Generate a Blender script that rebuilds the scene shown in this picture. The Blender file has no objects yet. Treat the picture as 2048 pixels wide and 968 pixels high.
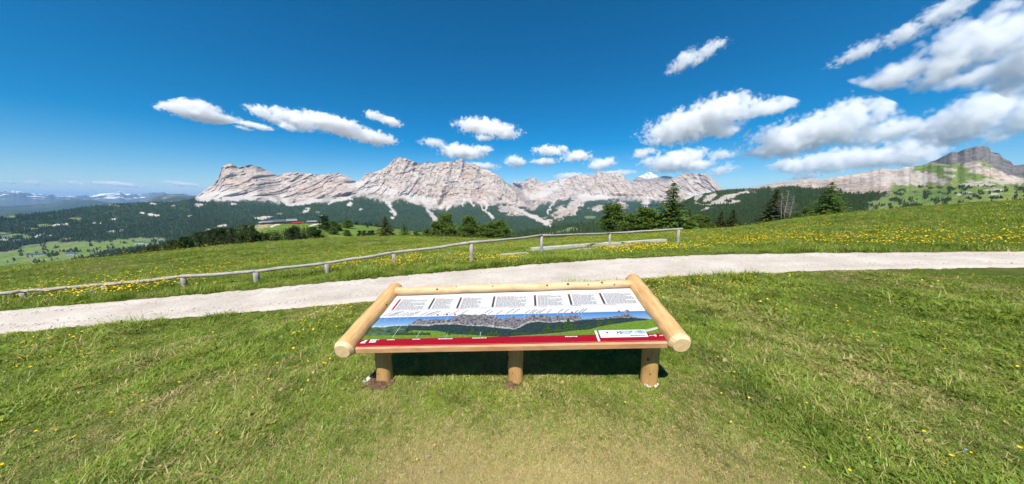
import bpy, bmesh, math, random
import numpy as np
from mathutils import Vector, Matrix

SC = bpy.context.scene
COL = SC.collection
R_ = math.radians

# ------------------------------------------------------------------ camera
CAM_H = 1.75
FPX = 540.0                      # focal length in pixels of a 2048 wide picture
PITCH = math.atan(84 / FPX)      # looking slightly down
cam_d = bpy.data.cameras.new('camera')
cam_d.sensor_width = 36.0
cam_d.lens = FPX / 2048 * 36.0
cam_d.clip_start = 0.05
cam_d.clip_end = 150000
cam = bpy.data.objects.new('camera', cam_d)
COL.objects.link(cam)
cam.location = (0, 0, CAM_H)
cam.rotation_euler = (R_(90) - PITCH, 0, 0)
SC.camera = cam

# ------------------------------------------------------------------ sky and sun
SUN_AZ = R_(-167)       # where the sun stands, measured from +Y towards +X: behind the viewer, a little left
SUN_EL = R_(53)
world = bpy.data.worlds.new('World')
SC.world = world
world.use_nodes = True
wn = world.node_tree
wn.nodes.clear()
w_out = wn.nodes.new('ShaderNodeOutputWorld')
w_bg = wn.nodes.new('ShaderNodeBackground')
w_sky = wn.nodes.new('ShaderNodeTexSky')
w_sky.sky_type = 'NISHITA'
w_sky.sun_disc = False
w_sky.sun_elevation = SUN_EL
w_sky.sun_rotation = SUN_AZ
w_sky.altitude = 2100
w_sky.air_density = 1.1
w_sky.dust_density = 0.25
w_sky.ozone_density = 3.0
w_hs = wn.nodes.new('ShaderNodeHueSaturation')
w_hs.inputs['Hue'].default_value = 0.494
w_hs.inputs['Saturation'].default_value = 1.6
w_hs.inputs['Value'].default_value = 1.0
wn.links.new(w_sky.outputs[0], w_hs.inputs['Color'])
wn.links.new(w_hs.outputs[0], w_bg.inputs['Color'])
w_bg.inputs['Strength'].default_value = 0.076
wn.links.new(w_bg.outputs[0], w_out.inputs['Surface'])

sun_d = bpy.data.lights.new('sun', 'SUN')
sun_d.energy = 4.7
sun_d.angle = R_(0.53)
sun_d.color = (1.0, 0.955, 0.89)
sun = bpy.data.objects.new('sun', sun_d)
COL.objects.link(sun)
SUN_DIR = Vector((math.sin(SUN_AZ) * math.cos(SUN_EL), math.cos(SUN_AZ) * math.cos(SUN_EL), math.sin(SUN_EL)))
sun.rotation_euler = SUN_DIR.to_track_quat('Z', 'Y').to_euler()

SC.view_settings.view_transform = 'Standard'
SC.view_settings.look = 'None'
SC.view_settings.exposure = 0.62
SC.view_settings.gamma = 1.0
SC.view_settings.use_curve_mapping = False
SC.cycles.max_bounces = 14
SC.cycles.diffuse_bounces = 3
SC.cycles.glossy_bounces = 2
SC.cycles.transmission_bounces = 4
SC.cycles.transparent_max_bounces = 8
SC.cycles.volume_bounces = 12
SC.cycles.volume_step_rate = 1.0
SC.cycles.volume_max_steps = 256
SC.cycles.use_denoising = True
SC.cycles.use_adaptive_sampling = True
SC.cycles.adaptive_threshold = 0.025

# ------------------------------------------------------------------ helpers
CT, ST = math.cos(PITCH), math.sin(PITCH)

def ray(px, py):
    """direction (depth 1) through a point of the 2048 x 968 survey picture"""
    px = np.asarray(px, float); py = np.asarray(py, float)
    u = (px - 1024) / FPX; v = (py - 484) / FPX
    return u, CT - v * ST, -ST - v * CT

def tan_el(px, py):
    x, y, z = ray(px, py)
    return z / np.hypot(x, y)

def azim(px, py):
    x, y, z = ray(px, py)
    return np.arctan2(x, y)

def at(px, py, R):
    """world point in that direction at horizontal range R"""
    x, y, z = ray(px, py)
    k = np.asarray(R, float) / np.hypot(x, y)
    return np.stack(np.broadcast_arrays(x * k, y * k, CAM_H + z * k), -1)

def _hash(ix, iy, iz, seed):
    h = (ix.astype(np.uint32) * np.uint32(374761393) + iy.astype(np.uint32) * np.uint32(668265263)
         + iz.astype(np.uint32) * np.uint32(2246822519) + np.uint32((seed * 3266489917) & 0xffffffff))
    h = (h ^ (h >> np.uint32(13))) * np.uint32(1274126177)
    h = h ^ (h >> np.uint32(16))
    return h.astype(np.float64) / 4294967295.0

def vnoise(x, y, z=0.0, seed=0):
    x, y, z = np.broadcast_arrays(np.asarray(x, float), np.asarray(y, float), np.asarray(z, float))
    fx, fy, fz = np.floor(x), np.floor(y), np.floor(z)
    tx, ty, tz = x - fx, y - fy, z - fz
    ix, iy, iz = fx.astype(np.int64), fy.astype(np.int64), fz.astype(np.int64)
    sx, sy, sz = tx * tx * (3 - 2 * tx), ty * ty * (3 - 2 * ty), tz * tz * (3 - 2 * tz)
    def c(a, b, d): return _hash(ix + a, iy + b, iz + d, seed)
    x00 = c(0,0,0) * (1 - sx) + c(1,0,0) * sx
    x10 = c(0,1,0) * (1 - sx) + c(1,1,0) * sx
    x01 = c(0,0,1) * (1 - sx) + c(1,0,1) * sx
    x11 = c(0,1,1) * (1 - sx) + c(1,1,1) * sx
    return (x00 * (1 - sy) + x10 * sy) * (1 - sz) + (x01 * (1 - sy) + x11 * sy) * sz

def fbm(x, y, z=0.0, oct=5, seed=0, gain=0.5):
    s = 0.0; a = 1.0; n = 0.0; f = 1.0
    for o in range(oct):
        s = s + a * vnoise(np.asarray(x) * f, np.asarray(y) * f, np.asarray(z) * f, seed + o * 17)
        n += a; a *= gain; f *= 2.03
    return s / n            # about 0..1

def ridged(x, y, z=0.0, oct=5, seed=0, gain=0.5):
    s = 0.0; a = 1.0; n = 0.0; f = 1.0
    for o in range(oct):
        v = 1 - np.abs(2 * vnoise(np.asarray(x) * f, np.asarray(y) * f, np.asarray(z) * f, seed + o * 17) - 1)
        s = s + a * v * v; n += a; a *= gain; f *= 2.03
    return s / n

def cells(x, y, seed=0):
    """cellular noise: value of the nearest random site, and how near the border to the next one is"""
    x, y = np.broadcast_arrays(np.asarray(x, float), np.asarray(y, float))
    fx, fy = np.floor(x).astype(np.int64), np.floor(y).astype(np.int64)
    d1 = np.full(x.shape, 9.0); d2 = d1.copy(); val = np.zeros(x.shape)
    zero = np.zeros(x.shape, np.int64)
    for i in (-1, 0, 1):
        for j in (-1, 0, 1):
            cx, cy = fx + i, fy + j
            sx = cx + _hash(cx, cy, zero, seed + 1); sy = cy + _hash(cx, cy, zero, seed + 2)
            d = np.hypot(x - sx, y - sy); near = d < d1
            d2 = np.where(near, d1, np.minimum(d2, d)); val = np.where(near, _hash(cx, cy, zero, seed + 3), val); d1 = np.where(near, d, d1)
    return val, d2 - d1

def sstep(a, b, x):
    t = np.clip((np.asarray(x, float) - a) / (b - a), 0, 1)
    return t * t * (3 - 2 * t)

def curve(pts):
    p = np.array(pts, float)
    return lambda x: np.interp(x, p[:, 0], p[:, 1])

def mesh_np(name, v, f, mat=None, smooth=True, attrs=None):
    """mesh from a vertex array and a face array (all faces of one size)"""
    v = np.asarray(v, np.float32).reshape(-1, 3); f = np.asarray(f, np.int32)
    m = bpy.data.meshes.new(name)
    n = f.shape[1]
    m.vertices.add(len(v)); m.vertices.foreach_set('co', v.ravel())
    m.loops.add(f.size); m.loops.foreach_set('vertex_index', f.ravel())
    m.polygons.add(len(f))
    m.polygons.foreach_set('loop_start', np.arange(0, f.size, n, dtype=np.int32))
    m.polygons.foreach_set('loop_total', np.full(len(f), n, np.int32))
    m.polygons.foreach_set('use_smooth', np.full(len(f), smooth, bool))
    m.update(calc_edges=True)
    for k, a in (attrs or {}).items():
        at_ = m.attributes.new(k, 'FLOAT', 'POINT')
        at_.data.foreach_set('value', np.asarray(a, np.float32).ravel())
    if mat: m.materials.append(mat)
    return m

def grid_faces(nr, nc, wrap=False):
    i = np.arange(nr - 1)[:, None]; j = np.arange(nc if wrap else nc - 1)[None, :]
    j2 = (j + 1) % nc
    a = i * nc + j; b = i * nc + j2; c = (i + 1) * nc + j2; d = (i + 1) * nc + j
    return np.stack([a, b, c, d], -1).reshape(-1, 4)

def link(name, mesh, parent=None, kind=None, label=None, cat=None, group=None):
    o = bpy.data.objects.new(name, mesh)
    COL.objects.link(o)
    if parent: o.parent = parent
    if kind: o['kind'] = kind
    if label: o['label'] = label
    if cat: o['category'] = cat
    if group: o['group'] = group
    return o

def empty(name, loc, label, cat, group=None, rot=(0, 0, 0)):
    o = link(name, None, None, None, label, cat, group)
    o.location = loc; o.rotation_euler = rot
    o.empty_display_size = 0.2
    return o

def bm_mesh(name, bm, mat=None, smooth=False):
    m = bpy.data.meshes.new(name)
    bmesh.ops.recalc_face_normals(bm, faces=bm.faces)
    bm.to_mesh(m); bm.free()
    if smooth:
        for p in m.polygons: p.use_smooth = True
    if mat: m.materials.append(mat)
    return m

def bm_box(bm, x0, x1, y0, y1, z0, z1, bevel=0.0):
    g = bmesh.ops.create_cube(bm, size=1.0)
    for v in g['verts']:
        v.co = Vector(((x0 + x1) / 2 + v.co.x * (x1 - x0), (y0 + y1) / 2 + v.co.y * (y1 - y0), (z0 + z1) / 2 + v.co.z * (z1 - z0)))
    if bevel:
        es = list({e for v in g['verts'] for e in v.link_edges})
        bmesh.ops.bevel(bm, geom=es, offset=bevel, segments=2, affect='EDGES', profile=0.6)

def tube(bm, pts, rad, n=12, seed=0, rough=0.0, cap=True, chamfer=0.0):
    """round timber along points with its own radius at each point"""
    rng = random.Random(seed)
    pts = [Vector(p) for p in pts]
    rings = []
    wob = [1 + rng.uniform(-1, 1) * rough for _ in range(n)]
    for i, p in enumerate(pts):
        t = (pts[min(i + 1, len(pts) - 1)] - pts[max(i - 1, 0)]).normalized()
        a = Vector((0, 0, 1)) if abs(t.z) < 0.8 else Vector((0, 1, 0))
        s = t.cross(a).normalized(); u = s.cross(t)
        ring = []
        for k in range(n):
            an = 2 * math.pi * k / n
            r = rad[i] * wob[k] * (1 + rng.uniform(-1, 1) * rough * 0.5)
            ring.append(bm.verts.new(p + s * (math.cos(an) * r) + u * (math.sin(an) * r)))
        rings.append(ring)
    for a, b in zip(rings, rings[1:]):
        for k in range(n):
            bm.faces.new((a[k], a[(k + 1) % n], b[(k + 1) % n], b[k]))
    if cap:
        for ring, sgn in ((rings[0], -1), (rings[-1], 1)):
            bm.faces.new(ring if sgn > 0 else ring[::-1])

# ------------------------------------------------------------------ materials
class NT:
    def __init__(s, name):
        s.m = bpy.data.materials.new(name); s.m.use_nodes = True
        s.t = s.m.node_tree; s.t.nodes.clear()
        s.out = s.t.nodes.new('ShaderNodeOutputMaterial')
    def n(s, typ, **kw):
        d = s.t.nodes.new(typ)
        for k, v in kw.items(): setattr(d, k, v)
        return d
    def l(s, a, b): s.t.links.new(a, b)
    def val(s, x, sock):
        if isinstance(x, (int, float)): sock.default_value = x
        elif isinstance(x, tuple): sock.default_value = x if len(x) == len(sock.default_value) else (*x, 1)
        else: s.l(x, sock)
    def math(s, op, a, b=0.0, clamp=False):
        d = s.n('ShaderNodeMath', operation=op, use_clamp=clamp)
        s.val(a, d.inputs[0]); s.val(b, d.inputs[1]); return d.outputs[0]
    def mix(s, f, a, b, mode='MIX'):
        d = s.n('ShaderNodeMix', data_type='RGBA', blend_type=mode)
        s.val(f, d.inputs['Factor']); s.val(a, d.inputs['A']); s.val(b, d.inputs['B'])
        return d.outputs['Result']
    def noise(s, vec, scale, detail=4, rough=0.55, dist=0.0, out='Fac'):
        d = s.n('ShaderNodeTexNoise')
        if vec is not None: s.l(vec, d.inputs['Vector'])
        d.inputs['Scale'].default_value = scale; d.inputs['Detail'].default_value = detail
        d.inputs['Roughness'].default_value = rough; d.inputs['Distortion'].default_value = dist
        return d.outputs[out]
    def ramp(s, f, a, b, lo=0.0, hi=1.0):
        d = s.n('ShaderNodeMapRange'); s.val(f, d.inputs[0])
        for i, x in enumerate((a, b, lo, hi)): d.inputs[i + 1].default_value = x
        return d.outputs[0]
    def attr(s, name, typ='GEOMETRY'):
        d = s.n('ShaderNodeAttribute', attribute_name=name, attribute_type=typ); return d.outputs['Fac']
    def pos(s): return s.n('ShaderNodeNewGeometry').outputs['Position']
    def obj(s): return s.n('ShaderNodeTexCoord').outputs['Object']
    def scale(s, vec, sc):
        d = s.n('ShaderNodeMapping'); s.l(vec, d.inputs['Vector']); d.inputs['Scale'].default_value = sc
        return d.outputs[0]
    def bump(s, h, strength=0.3, dist=0.01):
        d = s.n('ShaderNodeBump'); s.l(h, d.inputs['Height'])
        d.inputs['Strength'].default_value = strength; d.inputs['Distance'].default_value = dist
        return d.outputs[0]
    def bsdf(s, col, rough=0.8, spec=0.2, normal=None):
        d = s.n('ShaderNodeBsdfPrincipled')
        s.val(col, d.inputs['Base Color']); s.val(rough, d.inputs['Roughness'])
        d.inputs['Specular IOR Level'].default_value = spec
        if normal is not None: s.l(normal, d.inputs['Normal'])
        return d.outputs[0]
    def done(s, sh, sock='Surface'):
        s.l(sh, s.out.inputs[sock]); return s.m

def mat_plain(name, col, rough=0.7, spec=0.2, var=0.15, scale=8.0):
    t = NT(name)
    n = t.noise(t.obj(), scale, 4)
    k = t.ramp(n, 0.3, 0.7, 1 - var, 1 + var)
    c = t.mix(1.0, col, k, 'MULTIPLY')
    return t.done(t.bsdf(c, rough, spec))

def mat_leaf(name, cols, transl=0.35, rnd='object', hue=0.25, rough=0.6):
    """leaf or blade: diffuse with light coming through; cols = two greens mixed by individual"""
    t = NT(name)
    oi = t.n('ShaderNodeObjectInfo')
    n = t.noise(t.pos(), 0.9, 3)
    f = t.math('ADD', t.math('MULTIPLY', oi.outputs['Random'], 0.6), t.math('MULTIPLY', n, 0.45), clamp=True)
    c = t.mix(f, cols[0], cols[1])
    d = t.n('ShaderNodeBsdfDiffuse'); t.l(c, d.inputs[0])
    tr = t.n('ShaderNodeBsdfTranslucent'); t.l(t.mix(1.0, c, (1.0, 1.0, 0.45), 'MULTIPLY'), tr.inputs[0])
    ms = t.n('ShaderNodeMixShader'); ms.inputs[0].default_value = transl
    t.l(d.outputs[0], ms.inputs[1]); t.l(tr.outputs[0], ms.inputs[2])
    return t.done(ms.outputs[0])

def gn_scatter(name, pts, scl, rot, tint, pick, sources, kind='stuff', label=None, cat=None):
    """one object that sets the source meshes on the given points"""
    N = len(pts)
    m = bpy.data.meshes.new(name)
    m.vertices.add(N); m.vertices.foreach_set('co', np.asarray(pts, np.float32).ravel())
    def addf(k, a):
        q = m.attributes.new(k, 'FLOAT', 'POINT'); q.data.foreach_set('value', np.asarray(a, np.float32))
    addf('scl', scl); addf('tint', tint)
    q = m.attributes.new('rot', 'FLOAT_VECTOR', 'POINT'); q.data.foreach_set('vector', np.asarray(rot, np.float32).ravel())
    q = m.attributes.new('pick', 'INT', 'POINT'); q.data.foreach_set('value', np.asarray(pick, np.int32))
    m.update()
    c = bpy.data.collections.new(name + '_sources')
    for i, s in enumerate(sources):
        o = bpy.data.objects.new('%s_source_%02d' % (name, i), s); c.objects.link(o)
    g = bpy.data.node_groups.new(name + '_scatter', 'GeometryNodeTree')
    g.interface.new_socket('Geometry', in_out='INPUT', socket_type='NodeSocketGeometry')
    g.interface.new_socket('Geometry', in_out='OUTPUT', socket_type='NodeSocketGeometry')
    gi = g.nodes.new('NodeGroupInput'); go = g.nodes.new('NodeGroupOutput')
    mp = g.nodes.new('GeometryNodeMeshToPoints')
    ip = g.nodes.new('GeometryNodeInstanceOnPoints')
    ci = g.nodes.new('GeometryNodeCollectionInfo')
    ci.inputs['Collection'].default_value = c
    ci.inputs['Separate Children'].default_value = True
    ci.inputs['Reset Children'].default_value = True
    def na(k, typ):
        d = g.nodes.new('GeometryNodeInputNamedAttribute'); d.data_type = typ; d.inputs['Name'].default_value = k
        return d.outputs['Attribute']
    er = g.nodes.new('FunctionNodeEulerToRotation')
    L = g.links.new
    L(gi.outputs[0], mp.inputs['Mesh']); L(mp.outputs[0], ip.inputs['Points'])
    L(ci.outputs[0], ip.inputs['Instance']); ip.inputs['Pick Instance'].default_value = True
    L(na('pick', 'INT'), ip.inputs['Instance Index'])
    L(na('rot', 'FLOAT_VECTOR'), er.inputs[0]); L(er.outputs[0], ip.inputs['Rotation'])
    L(na('scl', 'FLOAT'), ip.inputs['Scale'])
    L(ip.outputs[0], go.inputs[0])
    o = link(name, m, None, kind, label, cat)
    md = o.modifiers.new('scatter', 'NODES'); md.node_group = g
    return o

rng = np.random.default_rng(7)
# ------------------------------------------------------------------ clouds (real volumes above the haze)
def cloud_frame(cx, cy, hw, hh, tilt, R, dr):
    """centre and three half axes (metres) of an ellipsoid that covers this ellipse of the sky at range R"""
    C = Vector(at(cx, cy, R + dr).tolist())
    ct, st = math.cos(tilt), math.sin(tilt)
    U = (Vector(at(cx + ct * hw, cy + st * hw, R + dr).tolist()) - Vector(at(cx - ct * hw, cy - st * hw, R + dr).tolist())) / 2
    W = (Vector(at(cx + st * hh, cy - ct * hh, R + dr).tolist()) - Vector(at(cx - st * hh, cy + ct * hh, R + dr).tolist())) / 2
    F = U.cross(W).normalized() * (0.55 * W.length + 0.35 * U.length)
    return C, U, W, F

def mat_cloud(name, frames, dens, scale, wisp):
    """vapour whose density fades outwards from the cloud's own lobes and is torn by turbulence"""
    t = NT(name)
    p = t.pos()
    r = None
    for C, U, W, F in frames:
        l = []
        for ax in (U, W, F):
            d = t.n('ShaderNodeVectorMath', operation='SUBTRACT'); t.l(p, d.inputs[0]); d.inputs[1].default_value = C
            e = t.n('ShaderNodeVectorMath', operation='DOT_PRODUCT'); t.l(d.outputs[0], e.inputs[0]); e.inputs[1].default_value = ax / ax.length_squared
            l.append(e.outputs['Value'])
        q = t.n('ShaderNodeCombineXYZ')
        for k in range(3): t.l(l[k], q.inputs[k])
        ln = t.n('ShaderNodeVectorMath', operation='LENGTH'); t.l(q.outputs[0], ln.inputs[0])
        if r is None: r = ln.outputs['Value']
        else:
            sm = t.n('ShaderNodeMath', operation='SMOOTH_MIN'); t.l(r, sm.inputs[0]); t.l(ln.outputs['Value'], sm.inputs[1]); sm.inputs[2].default_value = .25; r = sm.outputs[0]
    n = t.noise(p, scale, 6 if len(frames) > 2 else 5, 0.64, 0.0)
    vo = t.n('ShaderNodeTexVoronoi', feature='F1'); t.l(p, vo.inputs['Vector']); vo.inputs['Scale'].default_value = scale * 2.4
    f = t.math('MULTIPLY', t.math('SUBTRACT', 1.05, r), 1.5)
    f = t.math('ADD', f, t.math('MULTIPLY', t.math('SUBTRACT', n, .5), 4.0 + wisp))
    f = t.math('ADD', f, t.math('MULTIPLY', t.math('SUBTRACT', .42, vo.outputs['Distance']), 1.0))
    d = t.math('MULTIPLY', t.ramp(f, .0, .85 + wisp * .5), dens)
    v = t.n('ShaderNodeVolumePrincipled')
    v.inputs['Color'].default_value = (0.999, 0.999, 0.999, 1)
    v.inputs['Anisotropy'].default_value = 0.0
    t.l(d, v.inputs['Density'])
    t.m.cycles.volume_step_rate = 0.38 if len(frames) > 2 else 0.65
    return t.done(v.outputs[0], 'Volume')

def make_cloud(label, parts, R, kind, seed):
    """parts: ellipses (px, py, half width, half height, tilt) of one cloud bank; R its range in metres"""
    rg = np.random.default_rng(seed)
    low = min(float(tan_el(cx, cy + hh * 1.5 + abs(math.sin(tl)) * hw)) for cx, cy, hw, hh, tl in parts)
    R = max(R, 1060.0 / max(low, .021))            # cloud base above the hazy layer
    bm = bmesh.new(); frames = []
    for (cx, cy, hw, hh, tilt) in parts:
        hh_m = hh * R / FPX
        fr = cloud_frame(cx, cy, hw, hh, tilt, R, rg.uniform(-.4, .4) * hh_m); frames.append(fr)
        C, U, W, F = fr
        m4 = Matrix((U * 1.55, W * 1.65, F * 1.5)).transposed().to_4x4(); m4.translation = C
        bmesh.ops.create_icosphere(bm, subdivisions=3, radius=1.0, matrix=m4)
    med = float(np.median([f[2].length for f in frames]))
    m0 = bpy.data.meshes.new('tmp'); bm.to_mesh(m0); bm.free()
    o = bpy.data.objects.new('tmp', m0); COL.objects.link(o)
    md = o.modifiers.new('r', 'REMESH'); md.mode = 'VOXEL'; md.voxel_size = med / 3.5
    dg = bpy.context.evaluated_depsgraph_get()
    m = bpy.data.meshes.new_from_object(o.evaluated_get(dg))
    bpy.data.objects.remove(o); bpy.data.meshes.remove(m0)
    n = len(m.vertices)
    co = np.empty(n * 3, np.float32); m.vertices.foreach_get('co', co); co = co.reshape(-1, 3)
    co[:, 2] = np.maximum(co[:, 2], 1030.0)
    c0 = co.mean(0)
    m.vertices.foreach_set('co', (co - c0).astype(np.float32).ravel()); m.update()
    dens, wisp = {'heap': (3.0, 0.1), 'wisp': (1.6, 0.5), 'far': (1.2, 0.3)}[kind]
    size = float(np.mean([f[2].length for f in frames]))
    m.materials.clear(); m.materials.append(mat_cloud('cloud_vapour', frames, dens / size, 1.0 / (size * (1.0 if len(parts) > 2 else 1.5)), wisp))
    ob = link('cloud', m, None, None, label, 'cloud', 'fair weather clouds over the mountains')
    ob.location = Vector(c0.tolist())
    return ob

CLOUDS = [
 ('flat white cloud at the far left of the upper cloud row', [(402, 228, 82, 14, .0), (400, 217, 52, 15, 0), (348, 212, 30, 7, .05)], 6800, 'heap'),
 ('long white cloud sinking to the right above the left cliffs', [(530, 228, 38, 12, .25), (585, 238, 52, 16, .1), (655, 246, 62, 17, .02), (690, 247, 38, 9, 0)], 6800, 'heap'),
 ('thin white streak of cloud under the leftmost cloud', [(512, 252, 40, 6, .03), (487, 256, 18, 4, 0)], 6800, 'wisp'),
 ('small faint cloud tucked under the long sinking cloud', [(580, 254, 26, 8, .1)], 6700, 'wisp'),
 ('low white cloud under the right end of the long one', [(740, 274, 52, 13, .03), (700, 269, 32, 7, 0)], 7000, 'heap'),
 ('small ragged cloud right of the long sinking cloud', [(752, 232, 22, 9, .1), (780, 242, 26, 9, .1)], 6500, 'heap'),
 ('puffy white cloud floating above the main massif', [(960, 252, 45, 15, 0), (1000, 262, 38, 15, .1), (968, 276, 22, 6, 0)], 7200, 'heap'),
 ('low white cloud just over the highest summit', [(925, 304, 46, 14, .0), (970, 298, 18, 7, 0)], 8200, 'heap'),
 ('faint torn cloud left of the low summit cloud', [(870, 286, 28, 9, .05)], 8000, 'wisp'),
 ('tiny cloud strip touching the massif right shoulder', [(965, 331, 32, 7, .05)], 10500, 'wisp'),
 ('small round cloud right of the massif', [(1030, 323, 21, 11, .1)], 9800, 'heap'),
 ('two tiered white cloud above the right hand cliffs', [(1100, 301, 32, 10, 0), (1090, 323, 26, 7, 0)], 9000, 'heap'),
 ('small puffy cloud beside the two tiered cloud', [(1152, 312, 30, 11, .1)], 9000, 'heap'),
 ('small flat footed cloud above the pale plateau cliffs', [(1203, 327, 28, 12, 0)], 9500, 'heap'),
 ('faint veil of cloud touching the plateau summit', [(1225, 347, 42, 6, .0)], 12500, 'wisp'),
 ('pale cloud strip peeping over the notch of the ridge', [(1140, 352, 32, 7, .0)], 13500, 'wisp'),
 ('ragged slanting cloud alone high in the blue sky', [(1368, 122, 36, 15, -.45), (1418, 100, 36, 13, -.25), (1398, 120, 20, 8, -.3)], 4600, 'wisp'),
 ('large white cloud with thin tail left of the cloud bank', [(1380, 250, 98, 30, -.08), (1430, 225, 78, 30, .0), (1440, 262, 50, 14, .1), (1535, 215, 52, 16, .05)], 11500, 'heap'),
 ('tiny torn cloud left of the large tailed cloud', [(1286, 306, 25, 9, -.1)], 8500, 'wisp'),
 ('round topped white cloud above the big spruce', [(1350, 322, 62, 20, .0), (1390, 330, 40, 12, 0)], 8200, 'heap'),
 ('small cloud pair right of the round topped cloud', [(1446, 310, 28, 12, 0), (1445, 339, 30, 11, -.1)], 9000, 'wisp'),
 ('heaped grey bellied cloud in the middle of the bank', [(1610, 272, 120, 34, .05), (1680, 243, 90, 38, .1), (1560, 295, 78, 20, 0), (1775, 262, 70, 24, -.05)], 5600, 'heap'),
 ('big bright cloud entering from the right edge', [(1900, 262, 120, 26, -.08), (1960, 228, 110, 40, -.12), (2090, 225, 120, 48, -.1)], 5200, 'heap'),
 ('long low cloud lying on the right hand ridge', [(1650, 322, 110, 20, .0), (1780, 312, 110, 26, -.06)], 8000, 'heap'),
 ('slanting wispy cloud running to the top edge', [(1715, 105, 62, 13, -.32), (1810, 66, 62, 17, -.42), (1890, 22, 66, 22, -.42)], 4200, 'wisp'),
 ('huge cloud filling the upper right corner', [(1790, 148, 82, 24, .05), (1900, 110, 100, 52, -.3), (1990, 70, 90, 60, -.35), (1980, 145, 110, 24, .0), (2110, 90, 120, 80, -.2)], 4200, 'heap'),
 ('small flat cloud above the right ridge spruce', [(1612, 353, 34, 6, -.05)], 13000, 'wisp'),
 ('thin cloud streak low over the snowy ranges', [(240, 369, 62, 5, .0), (150, 366, 32, 4, 0)], 36000, 'far'),
 ('short cloud streak left of the pink cliff', [(365, 368, 42, 5, .03)], 36000, 'far'),
 ('thin cloud streak at the far left horizon', [(70, 366, 28, 4, 0), (20, 364, 20, 3, 0)], 38000, 'far'),
]
for i, (lab, parts, R, mt) in enumerate(CLOUDS):
    make_cloud(lab, parts, R, mt, 100 + i)
# ------------------------------------------------------------------ near ground
SLOPE = 0.038
def plane_z(x, y): return SLOPE * np.clip(x, -14, 18)

def on_plane(px, py):
    x, y, z = ray(px, py)
    t = -CAM_H / (z - SLOPE * x)
    return x * t, y * t

UP = [(-500, 668), (-250, 644), (0, 620), (200, 604), (450, 583), (560, 573), (650, 563), (740, 556), (830, 548), (1000, 533), (1150, 521), (1300, 513), (1400, 509), (1600, 505), (1800, 504), (2048, 502), (2400, 500), (3000, 498)]
LO = [(-500, 712), (-250, 692), (0, 671), (250, 648), (500, 626), (760, 604), (900, 592), (1050, 578), (1290, 560), (1400, 553), (1500, 549), (1700, 541), (2048, 536), (2400, 532), (3000, 528)]
def polar_curve(pts):
    a = np.array(pts, float)
    xs = np.linspace(a[0, 0], a[-1, 0], 160)
    ys = np.interp(xs, a[:, 0], a[:, 1])
    k = np.ones(9) / 9
    ys = np.convolve(np.pad(ys, 4, mode='edge'), k, 'valid')
    X, Y = on_plane(xs, ys)
    az = np.arctan2(X, Y); rho = np.hypot(X, Y)
    return lambda q: np.interp(q, az, rho)
rho_up = polar_curve(UP); rho_lo = polar_curve(LO)
CREST = np.array([(-600, 590, 45), (-300, 562, 50), (0, 537, 58), (100, 528, 60), (250, 513, 62), (400, 498, 64), (460, 492, 64), (520, 487, 64), (620, 480, 64), (700, 476, 64),
  (760, 473, 64), (870, 474, 62), (960, 477, 58), (1040, 481, 52), (1100, 479, 50), (1200, 473, 50), (1300, 467, 52), (1370, 460, 54), (1440, 458, 56), (1500, 452, 58), (1560, 441, 60),
  (1620, 434, 62), (1700, 426, 66), (1800, 417, 70), (1900, 409, 74), (2048, 399, 80), (2300, 384, 86), (3000, 350, 90)], float)
c_az = azim(CREST[:, 0], CREST[:, 1]); c_te = tan_el(CREST[:, 0], CREST[:, 1])
def _sm(az, a):
    return (np.interp(az - .02, c_az, a) + 2 * np.interp(az, c_az, a) + np.interp(az + .02, c_az, a)) / 4
def crest(az):
    r = _sm(az, CREST[:, 2]); return r, CAM_H + r * _sm(az, c_te)

def ground_z(x, y):
    x = np.asarray(x, float); y = np.asarray(y, float)
    az = np.arctan2(x, y); rho = np.hypot(x, y)
    back = sstep(1.25, 1.75, np.abs(az))
    azc = np.clip(az, -1.2, 1.3)
    ru = rho_up(azc) + 0.15; rc, zc = crest(azc)
    zu = plane_z(np.sin(azc) * ru, np.cos(azc) * ru)
    t = np.clip((rho - ru) / (rc - ru), 0, 1)
    far = zu + (zc - zu) * t
    # gentle swells of the pasture, none at the path and none at the crest
    sw = (fbm(x / 11, y / 11, 0, 3, 5) - 0.5) * 1.1 * np.clip(t * 5, 0, 1) * np.clip((1 - t) * 3, 0, 1)
    z = np.where(rho < ru, plane_z(x, y), far + sw)
    ov = np.maximum(rho - rc, 0)
    z = z - 0.32 * ov * ov / (ov + 14)
    z = z * (1 - back) + plane_z(x, y) * back
    onpath = sstep(-0.25, 0.05, rho - rho_lo(azc)) * sstep(-0.25, 0.05, rho_up(azc) - rho)
    lump = (fbm(x * 1.7, y * 1.7, 0, 4, 9) - 0.5) * 0.07 * (1 - onpath) * np.clip(rho / 2.5, 0.35, 1)
    return z + lump

def hit(px, py):
    """where the view ray through a survey point meets the near ground"""
    rs = np.geomspace(0.8, 130, 4000)
    P = at(px, py, rs)
    d = P[:, 2] - ground_z(P[:, 0], P[:, 1])
    i = np.argmax(d < 0)
    return Vector((P[i, 0], P[i, 1], float(ground_z(P[i, 0], P[i, 1]))))

def dryness(x, y):
    """worn straw-coloured sward by the viewer's feet and in scattered spots"""
    d = np.exp(-((x - 0.05) / 1.4) ** 2 - ((y - 1.15) / 0.66) ** 2) * 1.6
    n = fbm(x * 0.9, y * 0.9, 3.0, 4, 21)
    return np.clip(d + (n - 0.52) * 1.4 + 0.02, 0, 1)

nAz, azs = 900, np.linspace(-math.pi, math.pi, 901)[:-1]
rhos = np.concatenate([[0.25], np.geomspace(0.5, 150, 235)])
A, RR = np.meshgrid(azs, rhos)
GX, GY = np.sin(A) * RR, np.cos(A) * RR
GZ = ground_z(GX, GY)

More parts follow.
